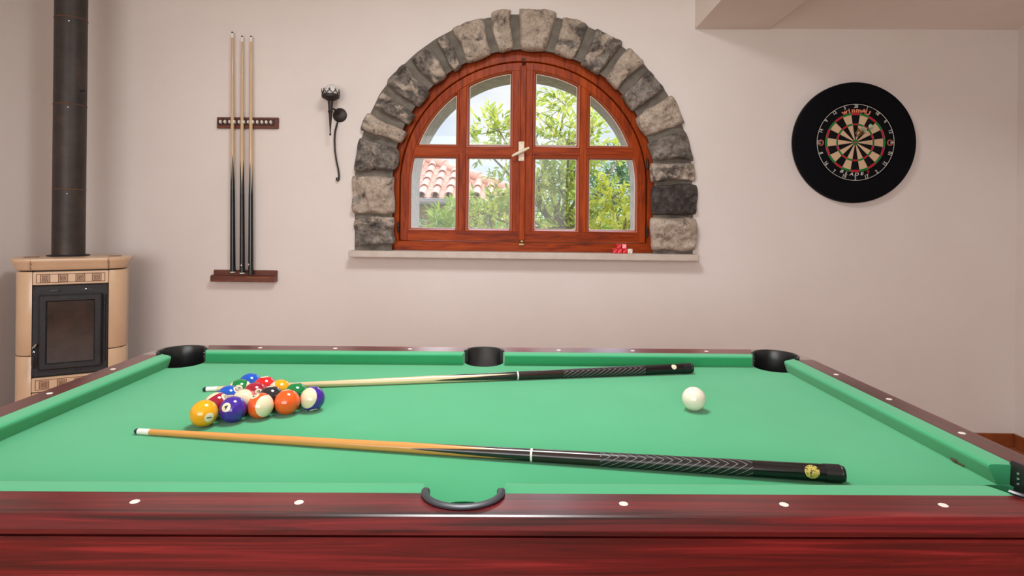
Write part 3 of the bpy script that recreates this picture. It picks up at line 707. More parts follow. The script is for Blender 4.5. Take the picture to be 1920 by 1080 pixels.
# bed with pocket cut-outs
pts = []
def arcp(cx, cy, r, a0, a1, n=16): return [(cx + r * math.cos(R(a0 + (a1 - a0) * i / n)), cy + r * math.sin(R(a0 + (a1 - a0) * i / n))) for i in range(n + 1)]
bx, by = .982, .502
def corner(sx, sy):
    cx, cy, r = .935, .468 if sy > 0 else .442, .068
    a0 = math.degrees(math.atan2(-math.sqrt(r * r - (bx - cx) ** 2), bx - cx)); a1 = math.degrees(math.atan2(by - cy, -math.sqrt(r * r - (by - cy) ** 2)))
    p = arcp(cx, cy, r, a0, a1 - 360)
    p = [(sx * x, sy * y) for x, y in p]
    return p if sx * sy > 0 else p[::-1]
pts += corner(-1, -1) + [p for p in arcp(MXp, -.505, .060, 176, 4)] + corner(1, -1) + corner(1, 1) + arcp(MXp, .505, .060, -4, -176) + corner(-1, 1)
b = MB(); b.loft([[(x, y, z_(BED - .025)) for x, y in pts], [(x, y, z_(BED - .001)) for x, y in pts], [(x, y, z_(BED)) for x, y in pts]])
b.build('cloth_bed', M['cloth'], tb, 30)
def cushion(n0, n1, b0, b1):
    prof = [(.30, 0), (.02, .0265), (-.01, .0295), (.0, .0330), (.06, .0350), (.25, .0358), (1.0, .0358), (1.0, 0)]
    def secp(n_, b_): return [(n_[0] + (b_[0] - n_[0]) * t, n_[1] + (b_[1] - n_[1]) * t, z_(BED + z)) for t, z in prof]
    mb = MB(); m = 12; A = secp(n0, b0); B = secp(n1, b1)
    mb.loft([[tuple(Vector(p) * (1 - k / m) + Vector(q) * k / m) for p, q in zip(A, B)] for k in range(m + 1)])
    return mb.build('cushion', M['cloth'], tb, 35)
for s in (-1, 1):
    cushion((-.853, s * NY), (MXp - .066, s * NY), (-.872, s * WY), (MXp - .060, s * WY))
    cushion((MXp + .066, s * NY), (.853, s * NY), (MXp + .060, s * WY), (.872, s * WY))
    cushion((s * NX, -.371), (s * NX, .402), (s * WX, -.376), (s * WX, .430))
def rail(poly, outer, mat, name='rail'):
    """poly: top outline; outer: set of indices on the outside edge, pushed out below"""
    def lev(z, d): 
        res = []
        for i, (x, y) in enumerate(poly):
            if i in outer:
                v = outer[i]; res.append((x + v[0] * d, y + v[1] * d, z_(z)))
            else: res.append((x, y, z_(z)))
        return res
    mb = MB(); mb.loft([lev(.7915, -.016), lev(.8045, -.016), lev(.8055, .011), lev(.8075, .0135), lev(.8145, .0145), lev(.8165, .0125), lev(TOP - .0015, .0005), lev(TOP, -.003)])
    return mb.build(name, mat, tb, 9)
for s in (-1, 1):
    n = 16; arc = [(MXp - .061 * math.cos(PI * i / n), s * (WY + .052 * math.sin(PI * i / n))) for i in range(n + 1)]
    poly = [(-.868, s * WY)] + arc + [(.868, s * WY), (.893, s * OY), (0, s * OY), (-.893, s * OY)]
    k = len(poly); rail(poly, {k - 3: (0, s), k - 2: (0, s), k - 1: (0, s)}, M['rose'])
    poly = [(s * WX, -.418), (s * WX, .418), (s * OX, .418), (s * OX, -.418)]
    rail(poly, {2: (s, 0), 3: (s, 0)}, M['rose_y'])
for sx in (-1, 1):
    for s in (-1, 1):
        ar = arcp(.930, .465, .066, 157, -46, 22)
        outp = [(1.030, .4175), (1.027, .455), (1.014, .494), (.989, .528), (.950, .555), (.8935, .565)]
        nr = [(1, 0), (.98, .2), (.85, .5), (.6, .8), (.3, .95), (0, 1)]
        poly = [(.8685, .4955)] + [p for p in ar] + [(.9745, .4175)] + outp
        poly = [(sx * x, s * y) for x, y in poly]; k = len(poly)
        rail(poly, {k - 6 + i: (sx * nr[i][0], s * nr[i][1]) for i in range(6)}, M['cap'], 'corner_cap')
        pk = empty('corner_pocket', (sx * .930, s * .465, 0), parent=tb)
        b = MB(); A = Matrix.Diagonal((sx, s, 1, 1))
        prof = [(.0655, .800), (.0655, TOP + .001), (.0700, TOP + .0015), (.0705, TOP + .004), (.0680, TOP + .0065), (.0640, TOP + .0065), (.0615, TOP + .002), (.0605, .800), (.060, .770), (.0605, .766), (.0645, .766)]
        rings = [[((q - .0655) + .0395, -.092, z_(z)) for q, z in prof], [((q - .0655) + .0425, -.070, z_(z)) for q, z in prof]] if s < 0 else []
        rings += [[(q * math.cos(R(t)), q * math.sin(R(t)), z_(z)) for q, z in prof] for t in range(-50, 161, 5)]
        b.loft(rings, True, True, True, A)
        b.build('pocket_rim', M['black'], pk, 40)
        b = MB(); b.lathe([(.0645, z_(.768)), (.0635, z_(.76)), (.060, z_(.72)), (.045, z_(.690)), (.02, z_(.676)), (0, z_(.674))], 32, A); b.build('pocket_bowl', M['rubber'], pk, 60)
        for zz in (.818, .809, .800): b = MB(); b.lathe([(0, .0012), (.0022, .001), (.0026, 0)], 8, A @ (T(.0606 * math.cos(R(-42)), .0606 * math.sin(R(-42)), z_(zz)) @ Matrix.Rotation(R(-42 + 180), 4, 'Z') if s > 0 else T(.0365, -.076, z_(zz)) @ Matrix.Rotation(R(172), 4, 'Z')) @ Matrix.Rotation(R(90), 4, 'Y')); b.build('pocket_screw', M['screw'], pk)
        for zz in (.818, .806): b = MB(); b.lathe([(0, .0012), (.0022, .001), (.0026, 0)], 8, A @ T(.0606 * math.cos(R(150)), .0606 * math.sin(R(150)), z_(zz)) @ Matrix.Rotation(R(150 + 180), 4, 'Z') @ Matrix.Rotation(R(90), 4, 'Y')); b.build('pocket_screw', M['screw'], pk)
for s in (-1, 1):
    pk = empty('middle_pocket', (MXp, s * .495, 0), parent=tb)
    b = MB(); n = 30; rings = []
    for i in range(n + 1):
        t = -.12 + (PI + .24) * i / n
        def e(o, z, dy=0): return ((-(.0605 + o) * math.cos(t)), s * (.0520 + o - dy) * math.sin(t), z_(z))
        rings.append([e(0, .80, .008), e(0, TOP + .0005), e(.0035, TOP + .001), e(.0040, TOP + .0035), e(.001, TOP + .006), e(-.006, TOP + .006), e(-.0085, TOP + .002), e(-.0085, .800, .006), e(-.0085, .766, .030), e(0, .766, .030)])
    b.loft(rings); b.build('pocket_rim', M['rim'] if s < 0 else M['black'], pk, 40)
    b = MB(); b.lathe([(.061, z_(.766)), (.060, z_(.76)), (.055, z_(.72)), (.042, z_(.690)), (.02, z_(.676)), (0, z_(.674))], 32, T(0, -s * .040, 0)); b.build('pocket_bowl', M['rubber'], pk, 60)
def diamond(x, y):
    mb = MB(); mb.lathe([(0, .0008), (.0058, .0008), (.0068, .0002), (.0068, -.001)], 18, T(x, y, z_(TOP))); mb.build('diamond', M['pearl'], tb, 30)
for s in (-1, 1):
    for k in (-3, -2, -1, 1, 2, 3): diamond(MXp + .241 * k, s * .527)
    for k in (-1, 0, 1): diamond(s * 1.0, .012 + .230 * k)
b = MB(); b.box(.9395, .9412, -.300, -.272, z_(BED + .0012), z_(BED + .0038)); b.box(.9375, .9392, -.284, -.270, z_(BED + .0030), z_(BED + .0070)); b.build('cloth_tear', simple('torn_cloth_edge', srgb(96, 74, 52), .9), tb, 0)
# cabinet and legs
b = MB()
def boxring(x, y, z): return [(-x, -y, z_(z)), (x, -y, z_(z)), (x, y, z_(z)), (-x, y, z_(z))]
b.loft([boxring(.93, .47, .50), boxring(.965, .515, .52), boxring(1.00, .545, .775), boxring(1.002, .547, .787), boxring(.985, .533, .787), boxring(.985, .533, .7910), boxring(.980, .528, .7910), boxring(.996, .541, .785), boxring(.99, .535, .56)], True, False)
b.build('cabinet', M['rose'], tb, 25)
for sx in (-1, 1):
    for s in (-1, 1):
        b = MB(); b.loft([[(sx * (.84 + dx * w), s * (.40 + dy * w), z_(z)) for dx, dy in ((-1, -1), (1, -1), (1, 1), (-1, 1))] for z, w in ((FL, .055), (FL + .03, .06), (FL + .05, .05), (.10, .05), (.45, .075), (.51, .075))])
        b.build('leg', M['rose_y'], tb, 25)

# ------------------------------------------------------------------ balls
BR = .0286
def ball_mat(name, col, stripe):
    m = NT(name)
    if stripe:
        c = m.n('ShaderNodeTexCoord'); s = m.n('ShaderNodeSeparateXYZ'); m.l(c.outputs['Object'], s.inputs[0])
        f = m.math('LESS_THAN', m.math('ABSOLUTE', s.outputs['Z']), BR * .56)
        m.bsdf(m.mix(f, srgb(232, 216, 184), col), .13, coat=.6, coat_r=.05)
    else: m.bsdf(col, .13, coat=.6, coat_r=.05)
    return m.mat
BC = {1: ('yellow', srgb(236, 166, 16)), 2: ('blue', srgb(10, 84, 190)), 3: ('red', srgb(214, 30, 34)), 4: ('purple', srgb(66, 36, 150)), 5: ('orange', srgb(236, 92, 28)), 6: ('green', srgb(0, 124, 60)), 7: ('maroon', srgb(160, 24, 50)), 8: ('black', (.02, .02, .024))}
disc_m = simple('number_disc_ivory', srgb(230, 218, 190), .2, coat=.5)
def make_ball(num, x, y, ndir, pole, label, spin=0):
    """ndir, pole: directions in (right, towards camera, up)"""
    to = (Vector((0, 0, 1.25)) - Vector((x, y, BED + BR))).normalized(); ri_ = Vector((-to.y, to.x, 0)).normalized(); up_ = to.cross(ri_)
    def dv(d): return ri_ * d[0] + to * d[1] + up_ * d[2]
    n_, p_ = dv(ndir).normalized(), dv(pole)
    p_ = (p_ - n_ * p_.dot(n_)).normalized(); y_ = p_.cross(n_)
    rt = Matrix((n_, y_, p_)).transposed().to_4x4()
    k = num if num <= 8 else num - 8; nm, col = BC[k]
    seg = MB(); nu, nv = 48, 24
    seg.lathe([(BR * math.sin(PI * i / nv), -BR * math.cos(PI * i / nv)) for i in range(nv + 1)], nu)
    o = seg.build('pool_ball', ball_mat(nm + ('_striped_ball' if num > 8 else '_ball'), col, num > 8), None, 80)
    o.matrix_world = Matrix.Translation((x, y, BED + BR)) @ rt
    tag(o, label, 'ball', 'balls in the triangle')
    for sgn in (1, -1):
        d = MB(); nn = 24; rr = BR + .00012; rings = []
        A = Matrix.Rotation(R(90 if sgn > 0 else -90), 4, 'Y')
        for th in (0.001, .1, .2, .3, .36): rings.append([(rr * math.sin(th) * math.cos(2 * PI * q / nn), rr * math.sin(th) * math.sin(2 * PI * q / nn), rr * math.cos(th)) for q in range(nn)])
        d.loft(rings, True, False, True, A); dd = d.build('number_disc', disc_m, o, 60)
        vs, fs = text_mesh(str(num), .0145 if num < 10 else .012, 0, 0, .0003, 3)
        out = []
        for vx, vy, vz in vs:
            q = Vector((1, 0, 0)) * 0 + Vector((BR, sgn * vx, vy)); q = q.normalized() * (BR + .00024); out.append((sgn * q.x if sgn > 0 else -q.x, q.y if sgn > 0 else q.y, q.z))
        t = MB(); t.add(out, fs); t.build('number', M['ink'], dd, 60)
    return o
p1 = Vector((-.6895, 1.296)); p5 = Vector((-.4935, 1.4135)); d_ = (p5 - p1).normalized(); sp = BR * 2.004
pn = Vector((-d_.y, d_.x))
def rk_pos(row, i): return p1 + d_ * sp * (i + row * .5) + pn * sp * row * .8665
lay_b = [
 (0, 0, 1, (0.37, 0.85, -0.36), (-1, 0, 0.15), 'plain yellow ball, leftmost of the front row of the triangle'),
 (0, 1, 4, (-0.49, 0.84, 0.22), (0.5, 0.2, 0.85), 'plain purple ball with its number facing the camera'),
 (0, 2, 13, (-0.42, 0.38, 0.82), (0.46, 0.88, 0.06), 'orange striped ball with its cream end turned right'),
 (0, 3, 5, (-.1, .05, .99), (1, 0, 0), 'plain orange ball in the front row of the triangle'),
 (0, 4, 12, (0.1, 0.25, -0.95), (-.58, .80, .07), 'purple striped ball at the right end of the front row'),
 (1, 0, 15, (0.62, 0.55, 0.55), (-0.6, -0.35, 0.7), 'maroon striped ball just behind the plain yellow ball'),
 (1, 1, 11, (-0.9, -0.3, 0.0), (0.05, 0.93, 0.35), 'red striped ball showing its cream end above the purple ball'),
 (1, 2, 8, (-0.05, 0.12, 0.98), (1, 0, 0), 'black ball between the orange balls of the front row'),
 (1, 3, 6, (0, 0.02, 0.99), (1, 0, 0), 'plain green ball beside the purple striped ball'),
 (2, 0, 10, (0.62, 0.5, 0.55), (0.05, 0.72, -0.62), 'blue striped ball behind the maroon striped ball'),
 (2, 1, 7, (.30, .94, .10), (-0.2, 0, 1), 'plain maroon ball with its number facing the camera'),
 (2, 2, 9, (0, -.5, .85), (-0.97, 0.1, 0.2), 'yellow striped ball in front of the pale cue'),
 (3, 0, 14, (-.12, .97, .16), (0.96, 0.1, -0.1), 'green striped ball with its number facing the camera'),
 (3, 1, 3, (-0.05, 0.15, 0.98), (1, 0, 0), 'plain red ball in the second row from the back'),
 (4, 0, 2, (0.2, -0.9, 0.2), (1, 0, 0), 'plain blue ball at the rear apex of the triangle')]
for row, i, num, nd, pl, lab in lay_b:
    p = rk_pos(row, i); make_ball(num, p.x, p.y, nd, pl, lab)
b = MB(); b.lathe([(BR * math.sin(PI * i / 24), -BR * math.cos(PI * i / 24)) for i in range(25)], 48)
cb = b.build('cue_ball', simple('ivory_cue_ball', srgb(236, 224, 206), .15, coat=.6, coat_r=.05), None, 80); cb.location = (.42, 1.462, BED + BR)
tag(cb, 'white cue ball alone on the right half of the cloth', 'ball')

# ------------------------------------------------------------------ stove
st = tag(empty('wood_stove', (-2.28, 3.0, FL), (0, 0, R(30))), 'small corner wood stove clad in beige ceramic tiles', 'stove')
s_ = lambda z: z - FL
def plan(w=.0, flare=0.0):
    """body outline: rounded front corners, cut back"""
    f = w + flare
    p = [(-.158, -.004 - f)]
    for i in range(9):
        a = R(90 * i / 8); p.append((-.158 - (.077 + f) * math.sin(a), .072 - (.076 + f) * math.cos(a)))
    p += [(-.235 - f, .20), (-.12, .36 + w), (.12, .36 + w), (.228 + f, .20)]
    for i in range(9):
        a = R(90 - 90 * i / 8); p.append((.152 + (.076 + f) * math.sin(a), .072 - (.076 + f) * math.cos(a)))
    p.append((.158, -.004 - f))
    return p
def plan_loft(mb, levels, mi=0):
    mb.loft([[(x, y, s_(z)) for x, y in plan(w)] for z, w in levels], mi=mi)
b = MB(); plan_loft(b, [(FL, -.006), (.07, -.006)]); b.build('plinth', M['castiron'], st)
core = MB(); core.loft([[(x, y, s_(z)) for x, y in [(-.15, .012), (-.22, .08), (-.22, .20), (-.11, .345), (.11, .345), (.215, .20), (.215, .08), (.15, .012)]] for z in (.05, .972)]); core.build('firebox', M['castiron'], st, 20)
def column(side, z0, z1):
    pts_ = []
    n = 9
    for i in range(n): a = R(90 * i / (n - 1)); pts_.append((side * (.158 + (.075) * math.sin(a)), .072 - .076 * math.cos(a)))
    pts_ += [(side * .233, .20), (side * .215, .20), (side * .215, .08)] + [(side * .158, .012)]
    mb = MB(); e = .002
    mb.loft([[(x * (1 if k else 1), y, s_(z)) for x, y in (pts_ if k else [(x - side * e * (1 if abs(x) > .17 else 0), y + e) for x, y in pts_])] for z, k in ((z0, 0), (z0 + .004, 1), (z1 - .004, 1), (z1, 0))])
    mb.build('column_tile', M['tile'], st, 40)
column(-1, .07, .548); column(-1, .553, .966)
column(1, .07, .556); column(1, .561, .966)
b = MB(); plan_loft(b, [(.973, .0), (.976, .004), (.992, .008), (1.012, .020), (1.022, .024), (1.030, .022), (1.033, .016)])
ts = b.build('top_slab', M['tile'], st, 40)
b = MB()
for x in (-.162, .158): b.box(x - .0015, x + .0015, -.0272, .01, s_(1.0), s_(1.026))
for x in (-.164, .158): b.box(x - .0015, x + .0015, -.0135, .0, s_(.978), s_(1.0))
b.build('slab_joint', M['tile_br'], st)
b = MB(); b.box(-.205, -.150, .055, .12, s_(1.0325), s_(1.035)); b.box(.150, .205, .055, .12, s_(1.0325), s_(1.035)); b.build('vent_recess', M['tile_br'], st)
def relief(z0, z1, name='relief_tile'):
    o = MB(); o.box(-.156, .156, -.008, .012, s_(z0), s_(z1), bev=.003); tl = o.build(name, M['tile'], st, 30)
    q = MB()
    def frame(x0, x1, za, zb, w, y): 
        q.box(x0, x1, y, -.006, s_(za), s_(za) + w, bev=.0005); q.box(x0, x1, y, -.006, s_(zb) - w, s_(zb), bev=.0005); q.box(x0, x0 + w, y, -.006, s_(za), s_(zb), bev=.0005); q.box(x1 - w, x1, y, -.006, s_(za), s_(zb), bev=.0005)
    frame(-.142, .142, z0 + .010, z1 - .010, .003, -.0095)
    zc = (z0 + z1) / 2
    for cx in (-.106, -.034, .037, .106):
        for hw, y in ((.0200, -.0100), (.0130, -.0110), (.0065, -.0120)): frame(cx - hw, cx + hw, zc - hw * .92, zc + hw * .92, .0032, y)
    q.build('relief_square', M['tile_br'], tl, 0)
relief(.900, .965)
relief(.370, .440)
b = MB()
for z0, z1 in ((.08, .215), (.220, .365)): b.box(-.156, .156, -.006, .012, s_(z0), s_(z1), bev=.003)
b.build('lower_tile', M['tile'], st)
b = MB(); b.box(-.156, .156, -.006, .014, s_(.446), s_(.895), bev=.003); fpl = b.build('front_plate', M['castiron'], st)
b = MB()
for x in (-.148, .148):
    for z in (.885, .458): b.lathe([(0, .002), (.004, .0015), (.0045, 0)], 10, T(x, -.006, s_(z)) @ YAX)
for x in (-.065, .04): b.lathe([(0, .003), (.005, .002), (.0055, 0)], 10, T(x, -.006, s_(.468)) @ YAX)
b.build('plate_bolt', M['iron'], fpl)
b = MB(); b.box(-.085, -.045, -.008, -.004, s_(.868), s_(.874)); b.box(.045, .085, -.008, -.004, s_(.868), s_(.874)); b.lathe([(0, .012), (.004, .010), (.004, 0)], 10, T(-.05, -.006, s_(.871)) @ YAX); b.build('air_slider', M['black'], fpl)
b = MB(); b.lathe([(0, .014), (.0045, .012), (.0045, 0)], 10, T(.062, -.006, s_(.874)) @ YAX); b.build('slider_knob', M['screw'], fpl)
dr = empty('stove_door', (0, 0, 0), parent=st)
b = MB()
X0, X1, Z0, Z1 = -.128, .130, .478, .850
def rect(x0, x1, z0, z1, y): return [(x0, y, s_(z0)), (x1, y, s_(z0)), (x1, y, s_(z1)), (x0, y, s_(z1))]
b.loft([rect(X0, X1, Z0, Z1, -.006), rect(X0, X1, Z0, Z1, -.020), rect(X0 + .006, X1 - .006, Z0 + .006, Z1 - .006, -.026), rect(X0 + .028, X1 - .028, Z0 + .028, Z1 - .028, -.026), rect(X0 + .034, X1 - .034, Z0 + .034, Z1 - .034, -.016)], False, False)
b.build('door_frame', M['castiron'], dr, 20)
b = MB(); b.box(X0 + .030, X1 - .030, -.017, -.013, s_(Z0 + .03), s_(Z1 - .03)); b.build('door_glass', M['doorglass'], dr)
b = MB(); b.tube([(-.140, -.020, s_(.60)), (-.143, -.044, s_(.592)), (-.143, -.050, s_(.56)), (-.142, -.050, s_(.52)), (-.141, -.044, s_(.497))], [.006, .007, .0075, .009, .007], 10); b.build('door_handle', M['black'], dr)
b = MB(); b.tube([(-.135, -.006, s_(.606)), (-.137, -.030, s_(.608)), (-.142, -.044, s_(.598)), (-.143, -.048, s_(.575))], .0055, 10); b.build('handle_spring', M['screw'], dr)
b = MB(); b.lathe([(.004, .50), (.004, .84)], 10, T(.141, -.014, -FL)); 
for z in (.515, .555, .80, .835): b.lathe([(.0065, z - .008), (.0065, z + .008)], 10, T(.141, -.014, -FL))
b.build('door_hinge', M['castiron'], dr)

# stove pipe (stands on the stove)
pp = tag(empty('stove_pipe', (-2.408, 3.145, 1.033)), 'tall black metal flue pipe rising from the beige stove', 'stove pipe')
prf = [(.071, 0.0)]; joints_z = [1.30 + .07, 1.72, 2.17, 2.62]
zb0 = 1.033
b = MB(); b.lathe([(.0735, 0), (.0735, 1.886)], 48); b.build('pipe', M['pipe'], pp, 40)
jl = [1.384, 1.83, 2.285]
for z in jl:
    b = MB(); b.lathe([(.0738, z - zb0 - .003), (.0752, z - zb0 - .002), (.0752, z - zb0 + .002), (.0738, z - zb0 + .003)], 48); b.build('pipe_seam', M['rust'], pp, 40)
b = MB(); b.lathe([(.0737, 0), (.095, 0.0015), (.095, .004), (.0737, .008)], 48); b.build('base_collar', M['castiron'], pp, 40)
b = MB(); b.tube([(.065, -.02, 1.902 - zb0), (.10, -.028, 1.904 - zb0), (.104, -.028, 1.898 - zb0), (.102, -.028, 1.846 - zb0)], .0042, 8); b.build('damper_handle', M['iron'], pp)
b = MB()
for z in (1.81, 1.36, 2.26): b.lathe([(0, .003), (.003, .002), (.0035, 0)], 8, Matrix.Rotation(R(-60), 4, 'Z') @ T(0.0735, 0, z - zb0) @ Matrix.Rotation(R(90), 4, 'Y'))
b.build('pipe_screw', M['screw'], pp)

# ------------------------------------------------------------------ outside
b = MB(); b.box(-25, 25, YW + .48, 45, -2.1, -1.5); M['grass'] = mottled('outdoor_ground', srgb(110, 120, 70), srgb(150, 150, 100), 2, .9); struct(b.build('ground', M['grass']))
# neighbouring house
EY, EZ = 10.3, 1.595
hs = tag(empty('neighbour_house', (-2.5, EY, -1.5)), 'house with a pink clay tiled roof seen through the left panes', 'house')
ez = EZ + 1.5
M['clay'] = mottled('clay_roof_tile', srgb(196, 142, 124), srgb(222, 176, 158), 3.5, .8, .2, 60)
M['stucco'] = mottled('house_render', srgb(176, 150, 118), srgb(190, 164, 130), 2, .9)
SL = R(27); ex, hx = .236, .33                # tile pitch across, exposure up the slope
def hipx(v): return 2.65 - v * 1.18            # right edge of the roof, moving left up the slope
b = MB(); nrow = 9
for row in range(nrow):
    u0 = row * hx
    for k in range(-12, 14):
        xc = k * ex + .05
        if xc > hipx(u0 + .15) - .05: continue
        for tp, off, lift in (('cap', 0, .035), ('pan', ex / 2, 0.0)):
            n = 8; ra, rb = .078, .062; rings = []
            for (du, rr, zz) in ((0, ra, .03), (hx + .06, rb, .0)):
                rg = []
                for j in range(n + 1):
                    a = PI * j / n
                    if tp == 'cap': lx, lz = -rr * math.cos(a), rr * math.sin(a) * .95 + lift + zz
                    else: lx, lz = -rr * math.cos(a), -rr * math.sin(a) * .5 + .045 + zz * .6
                    rg.append((lx, lz))
                for j in range(n, -1, -1):
                    a = PI * j / n
                    if tp == 'cap': lx, lz = -(rr - .014) * math.cos(a), (rr - .014) * math.sin(a) * .95 + lift + zz
                    else: lx, lz = -rr * math.cos(a), -rr * math.sin(a) * .5 + .03 + zz * .6
                    rg.append((lx, lz))
                u = u0 + du
                rings.append([(xc + off + lx, u * math.cos(SL) - lz * math.sin(SL), ez + u * math.sin(SL) + lz * math.cos(SL)) for lx, lz in rg])
            b.loft(rings)
b.build('tiled_roof', M['clay'], hs, 40)
b = MB(); prev = None
for i in range(14):
    u = i * .30 - .1
    if u > 3.1: break
    def hp(uu, dz): return Vector((hipx(uu) , uu * math.cos(SL) - dz * math.sin(SL), ez + uu * math.sin(SL) + dz * math.cos(SL)))
    b.tube([hp(u, .06), hp(u + .34, .05)], [.105, .085], 12)
b.build('hip_tile', M['clay'], hs, 50)
b = MB(); b.add([(-3.2, 0, ez - .0), (2.65, 0, ez - .0), (2.65 - 1.18 * 3.0, 3.0 * math.cos(SL), ez + 3.0 * math.sin(SL)), (-3.2, 3.0 * math.cos(SL), ez + 3.0 * math.sin(SL)), (-3.2, .05, ez - .12), (2.65, .05, ez - .12), (2.65, 4.5, ez - .12), (-3.2, 4.5, ez - .12)], [(0, 1, 2, 3), (4, 5, 6, 7), (0, 4, 5, 1), (1, 5, 6, 2), (3, 2, 6, 7), (0, 3, 7, 4)])
b.build('roof_deck', M['stucco'], hs, 0)
b = MB(); b.box(-3.2, 2.65, -.06, .04, ez - .13, ez - .0); b.lathe([(.07 , -3.2), (.07, 2.65)], 16, T(0, -.10, ez - .06) @ Matrix.Rotation(R(90), 4, 'Y')); b.build('gutter', simple('grey_gutter', srgb(112, 106, 104), .5), hs)
b = MB(); b.box(-3.1, 2.4, .45, .75, 0, ez - .05); b.build('house_wall', M['stucco'], hs, 0)
# plants
def leaf_mat(name, c1, c2, c3):
    m = NT(name); at = m.n('ShaderNodeAttribute'); at.attribute_name = 'tone'
    col = m.ramp(at.outputs['Fac'], [(0.0, c1), (.55, c2), (1.0, c3)])
    d = m.n('ShaderNodeBsdfPrincipled'); m.l(col, d.inputs['Base Color']); d.inputs['Roughness'].default_value = .45
    t = m.n('ShaderNodeBsdfTranslucent'); m.l(m.mix(1.0, col, (1.1, 1.1, .6), 'MULTIPLY'), t.inputs[0])
    x = m.n('ShaderNodeMixShader'); x.inputs[0].default_value = .3; m.l(d.outputs[0], x.inputs[1]); m.l(t.outputs[0], x.inputs[2]); m.l(x.outputs[0], m.out.inputs[0]); return m.mat
LM = {'citrus': leaf_mat('citrus_leaf', srgb(110, 140, 66), srgb(192, 204, 104), srgb(242, 234, 150)),
      'dark': leaf_mat('dark_leaf', srgb(74, 112, 90), srgb(124, 158, 128), srgb(170, 196, 150)),
      'yellow': leaf_mat('yellow_leaf', srgb(158, 172, 60), srgb(218, 218, 96), srgb(244, 234, 150)),
      'light': leaf_mat('fresh_leaf', srgb(120, 150, 60), srgb(176, 196, 96), srgb(214, 222, 140))}
M['bark'] = mottled('bark', srgb(120, 108, 92), srgb(160, 148, 130), 25, .9, .4, 80)
def plant(name, label, cat, base, trunk_top, clusters, mat, leaf=(.085, .030), dens=1.0, seed=1, group=None, trunk_r=.05):
    rnd = random.Random(seed); base = Vector(base); root = tag(empty(name, base), label, cat, group)
    br = MB(); vs = []; fs = []; tone = []
    tt = Vector(trunk_top)
    mid = (base + tt) / 2 + Vector((rnd.uniform(-.06, .06), 0, 0))
    br.tube([base, mid, tt], [trunk_r, trunk_r * .8, trunk_r * .65], 10)
    for (cx, cy, cz, cr, n) in clusters:
        c = Vector((cx, cy, cz)); m1 = tt.lerp(c, .5) + Vector((rnd.uniform(-.1, .1), rnd.uniform(-.1, .1), rnd.uniform(-.12, .05)))
        br.tube([tt, m1, c], [trunk_r * .45, trunk_r * .3, trunk_r * .16], 7)
        for k in range(int(n * dens)):
            d = Vector((rnd.gauss(0, 1), rnd.gauss(0, 1), rnd.gauss(.15, 1))).normalized()
            p0 = c + d * cr * rnd.uniform(.05, .75); d2 = (d + Vector((rnd.gauss(0, .5), rnd.gauss(0, .5), rnd.gauss(.35, .4)))).normalized()
            L = rnd.uniform(.5, 1.0) * min(cr * .8, .32); p1 = p0 + d2 * L
            if k % 3 == 0: br.tube([p0, p1], [.004, .0015], 4)
            if k % 6 == 0: br.tube([c, p0], [.008, .004], 4)
            nl = rnd.randint(7, 11); tw = rnd.random()
            for q in range(nl):
                t = q / (nl - 1); pos = p0.lerp(p1, t)
                sd = Vector((rnd.gauss(0, 1), rnd.gauss(0, 1), rnd.gauss(0, 1))); sd = (sd - d2 * sd.dot(d2)).normalized()
                ld = (sd * rnd.uniform(.6, 1.1) + d2 * (.55 + .6 * t)).normalized()
                nr_ = ld.cross(Vector((rnd.gauss(0, .6), rnd.gauss(0, .6), 1))).normalized(); up = nr_.cross(ld)
                l = leaf[0] * rnd.uniform(.7, 1.25); w = leaf[1] * rnd.uniform(.75, 1.2)
                bI = len(vs); mid_ = pos + ld * l * .45 - up * w * .18
                vs += [pos, pos + ld * l * .28 + nr_ * w * .42, pos + ld * l * .6 + nr_ * w * .42, pos + ld * l - up * w * .3, pos + ld * l * .6 - nr_ * w * .42, pos + ld * l * .28 - nr_ * w * .42, mid_]
                fs += [(bI, bI + 1, bI + 6), (bI + 1, bI + 2, bI + 6), (bI + 2, bI + 3, bI + 6), (bI + 3, bI + 4, bI + 6), (bI + 4, bI + 5, bI + 6), (bI + 5, bI, bI + 6)]
                tn = min(1, max(0, rnd.gauss(.5, .22) + (tw - .5) * .3)); tone += [tn] * 7
    o = MB(); o.add([v - base for v in vs], fs); fo = o.build('foliage', mat, root, 0, fix=False)
    at = fo.data.attributes.new('tone', 'FLOAT', 'POINT'); at.data.foreach_set('value', tone)
    for i, v in enumerate(br.v): br.v[i] = tuple(Vector(v) - base)
    br.build('branches', M['bark'], root, 50, fix=False)
    return root
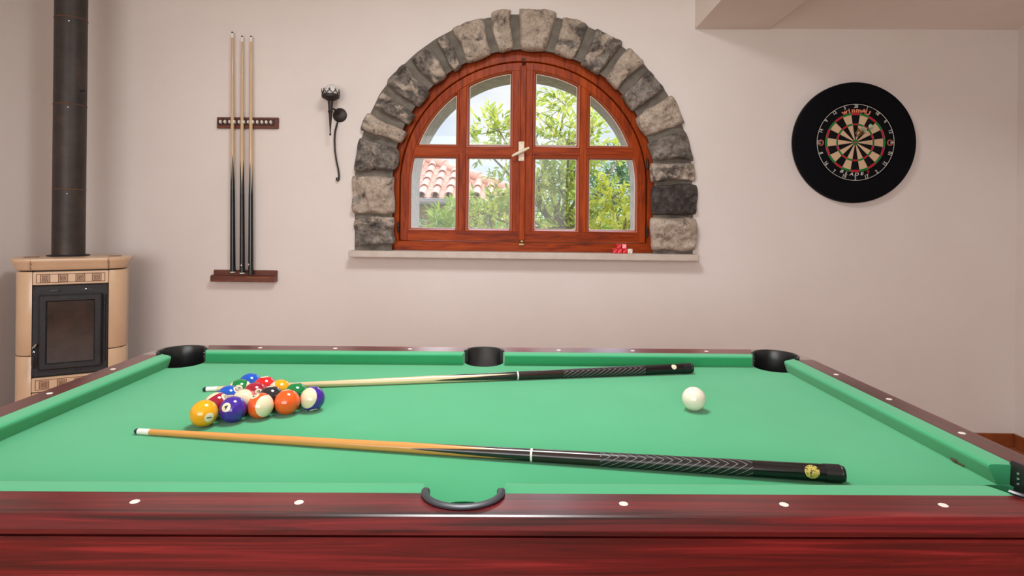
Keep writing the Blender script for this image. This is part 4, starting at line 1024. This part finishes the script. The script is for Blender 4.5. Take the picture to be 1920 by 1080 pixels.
plant('citrus_tree', 'leafy yellow green tree right outside the middle panes', 'tree', (.34, 6.1, -1.5), (.36, 6.05, 1.15),
      [(-.24, 5.85, 2.12, .26, 26), (-.42, 5.9, 1.98, .18, 14), (-.12, 5.8, 1.84, .28, 26), (-.33, 6.0, 1.28, .36, 44), (.02, 5.9, 1.30, .36, 46), (-.10, 5.9, 1.55, .24, 14), (.05, 6.1, 2.30, .28, 14), (.38, 6.0, 1.55, .36, 44), (.45, 5.9, 2.02, .34, 44),
       (.42, 6.1, 2.42, .26, 22), (.62, 6.1, 1.75, .34, 40), (.50, 6.0, 1.18, .40, 46), (.15, 5.8, 1.62, .26, 22), (.68, 6.2, 2.10, .26, 18), (.95, 6.1, 1.85, .2, 9), (.78, 6.0, 1.35, .30, 26)], LM['citrus'], seed=3)
plant('yellow_shrub', 'bright yellow green shrub low outside the right panes', 'shrub', (.98, 5.4, -1.5), (.95, 5.4, .7), [(.90, 5.35, 1.18, .32, 44), (.72, 5.3, 1.05, .28, 30), (1.05, 5.4, 1.42, .24, 26), (.80, 5.4, 1.46, .2, 14)], LM['yellow'], (.075, .028), seed=5, trunk_r=.03)
plant('fresh_shrub', 'light green bush in front of the house below the left panes', 'shrub', (-.84, 6.0, -1.5), (-.80, 6.0, .6), [(-.74, 5.95, 1.10, .26, 36), (-.86, 5.9, 1.24, .14, 9), (-.62, 5.9, 1.32, .16, 10)], LM['light'], (.10, .026), seed=6, trunk_r=.03)
plant('grey_green_shrub', 'grey green bush low behind the light green bush', 'shrub', (-1.1, 7.6, -1.5), (-1.1, 7.6, .2), [(-1.12, 7.6, .92, .32, 50), (-1.35, 7.7, .95, .30, 40), (-.8, 7.7, .95, .3, 40), (-.4, 7.8, .9, .3, 40)], LM['dark'], (.07, .022), seed=8, trunk_r=.03)
plant('garden_tree', 'darker green tree standing behind on the right', 'tree', (1.7, 9.5, -1.5), (1.7, 9.5, .9),
      [(1.50, 9.5, 2.05, .45, 55), (1.85, 9.4, 1.7, .5, 70), (1.3, 9.6, 1.5, .5, 70), (1.65, 9.6, 1.1, .5, 60), (1.0, 9.5, 1.2, .5, 70), (2.2, 9.6, 1.3, .5, 60), (.85, 9.6, 1.9, .4, 40)], LM['dark'], (.11, .036), seed=9)
plant('hedge_bush', 'yellow green hedge far behind the trunk of the middle tree', 'hedge', (.3, 8.4, -1.5), (.3, 8.4, .3), [(-.1, 8.4, 1.0, .4, 55), (.4, 8.4, 1.1, .42, 70), (.9, 8.4, 1.1, .42, 70), (.15, 8.5, .6, .4, 40), (1.4, 8.3, .95, .4, 60), (.65, 8.5, 1.45, .3, 30)], LM['light'], (.09, .032), seed=12)
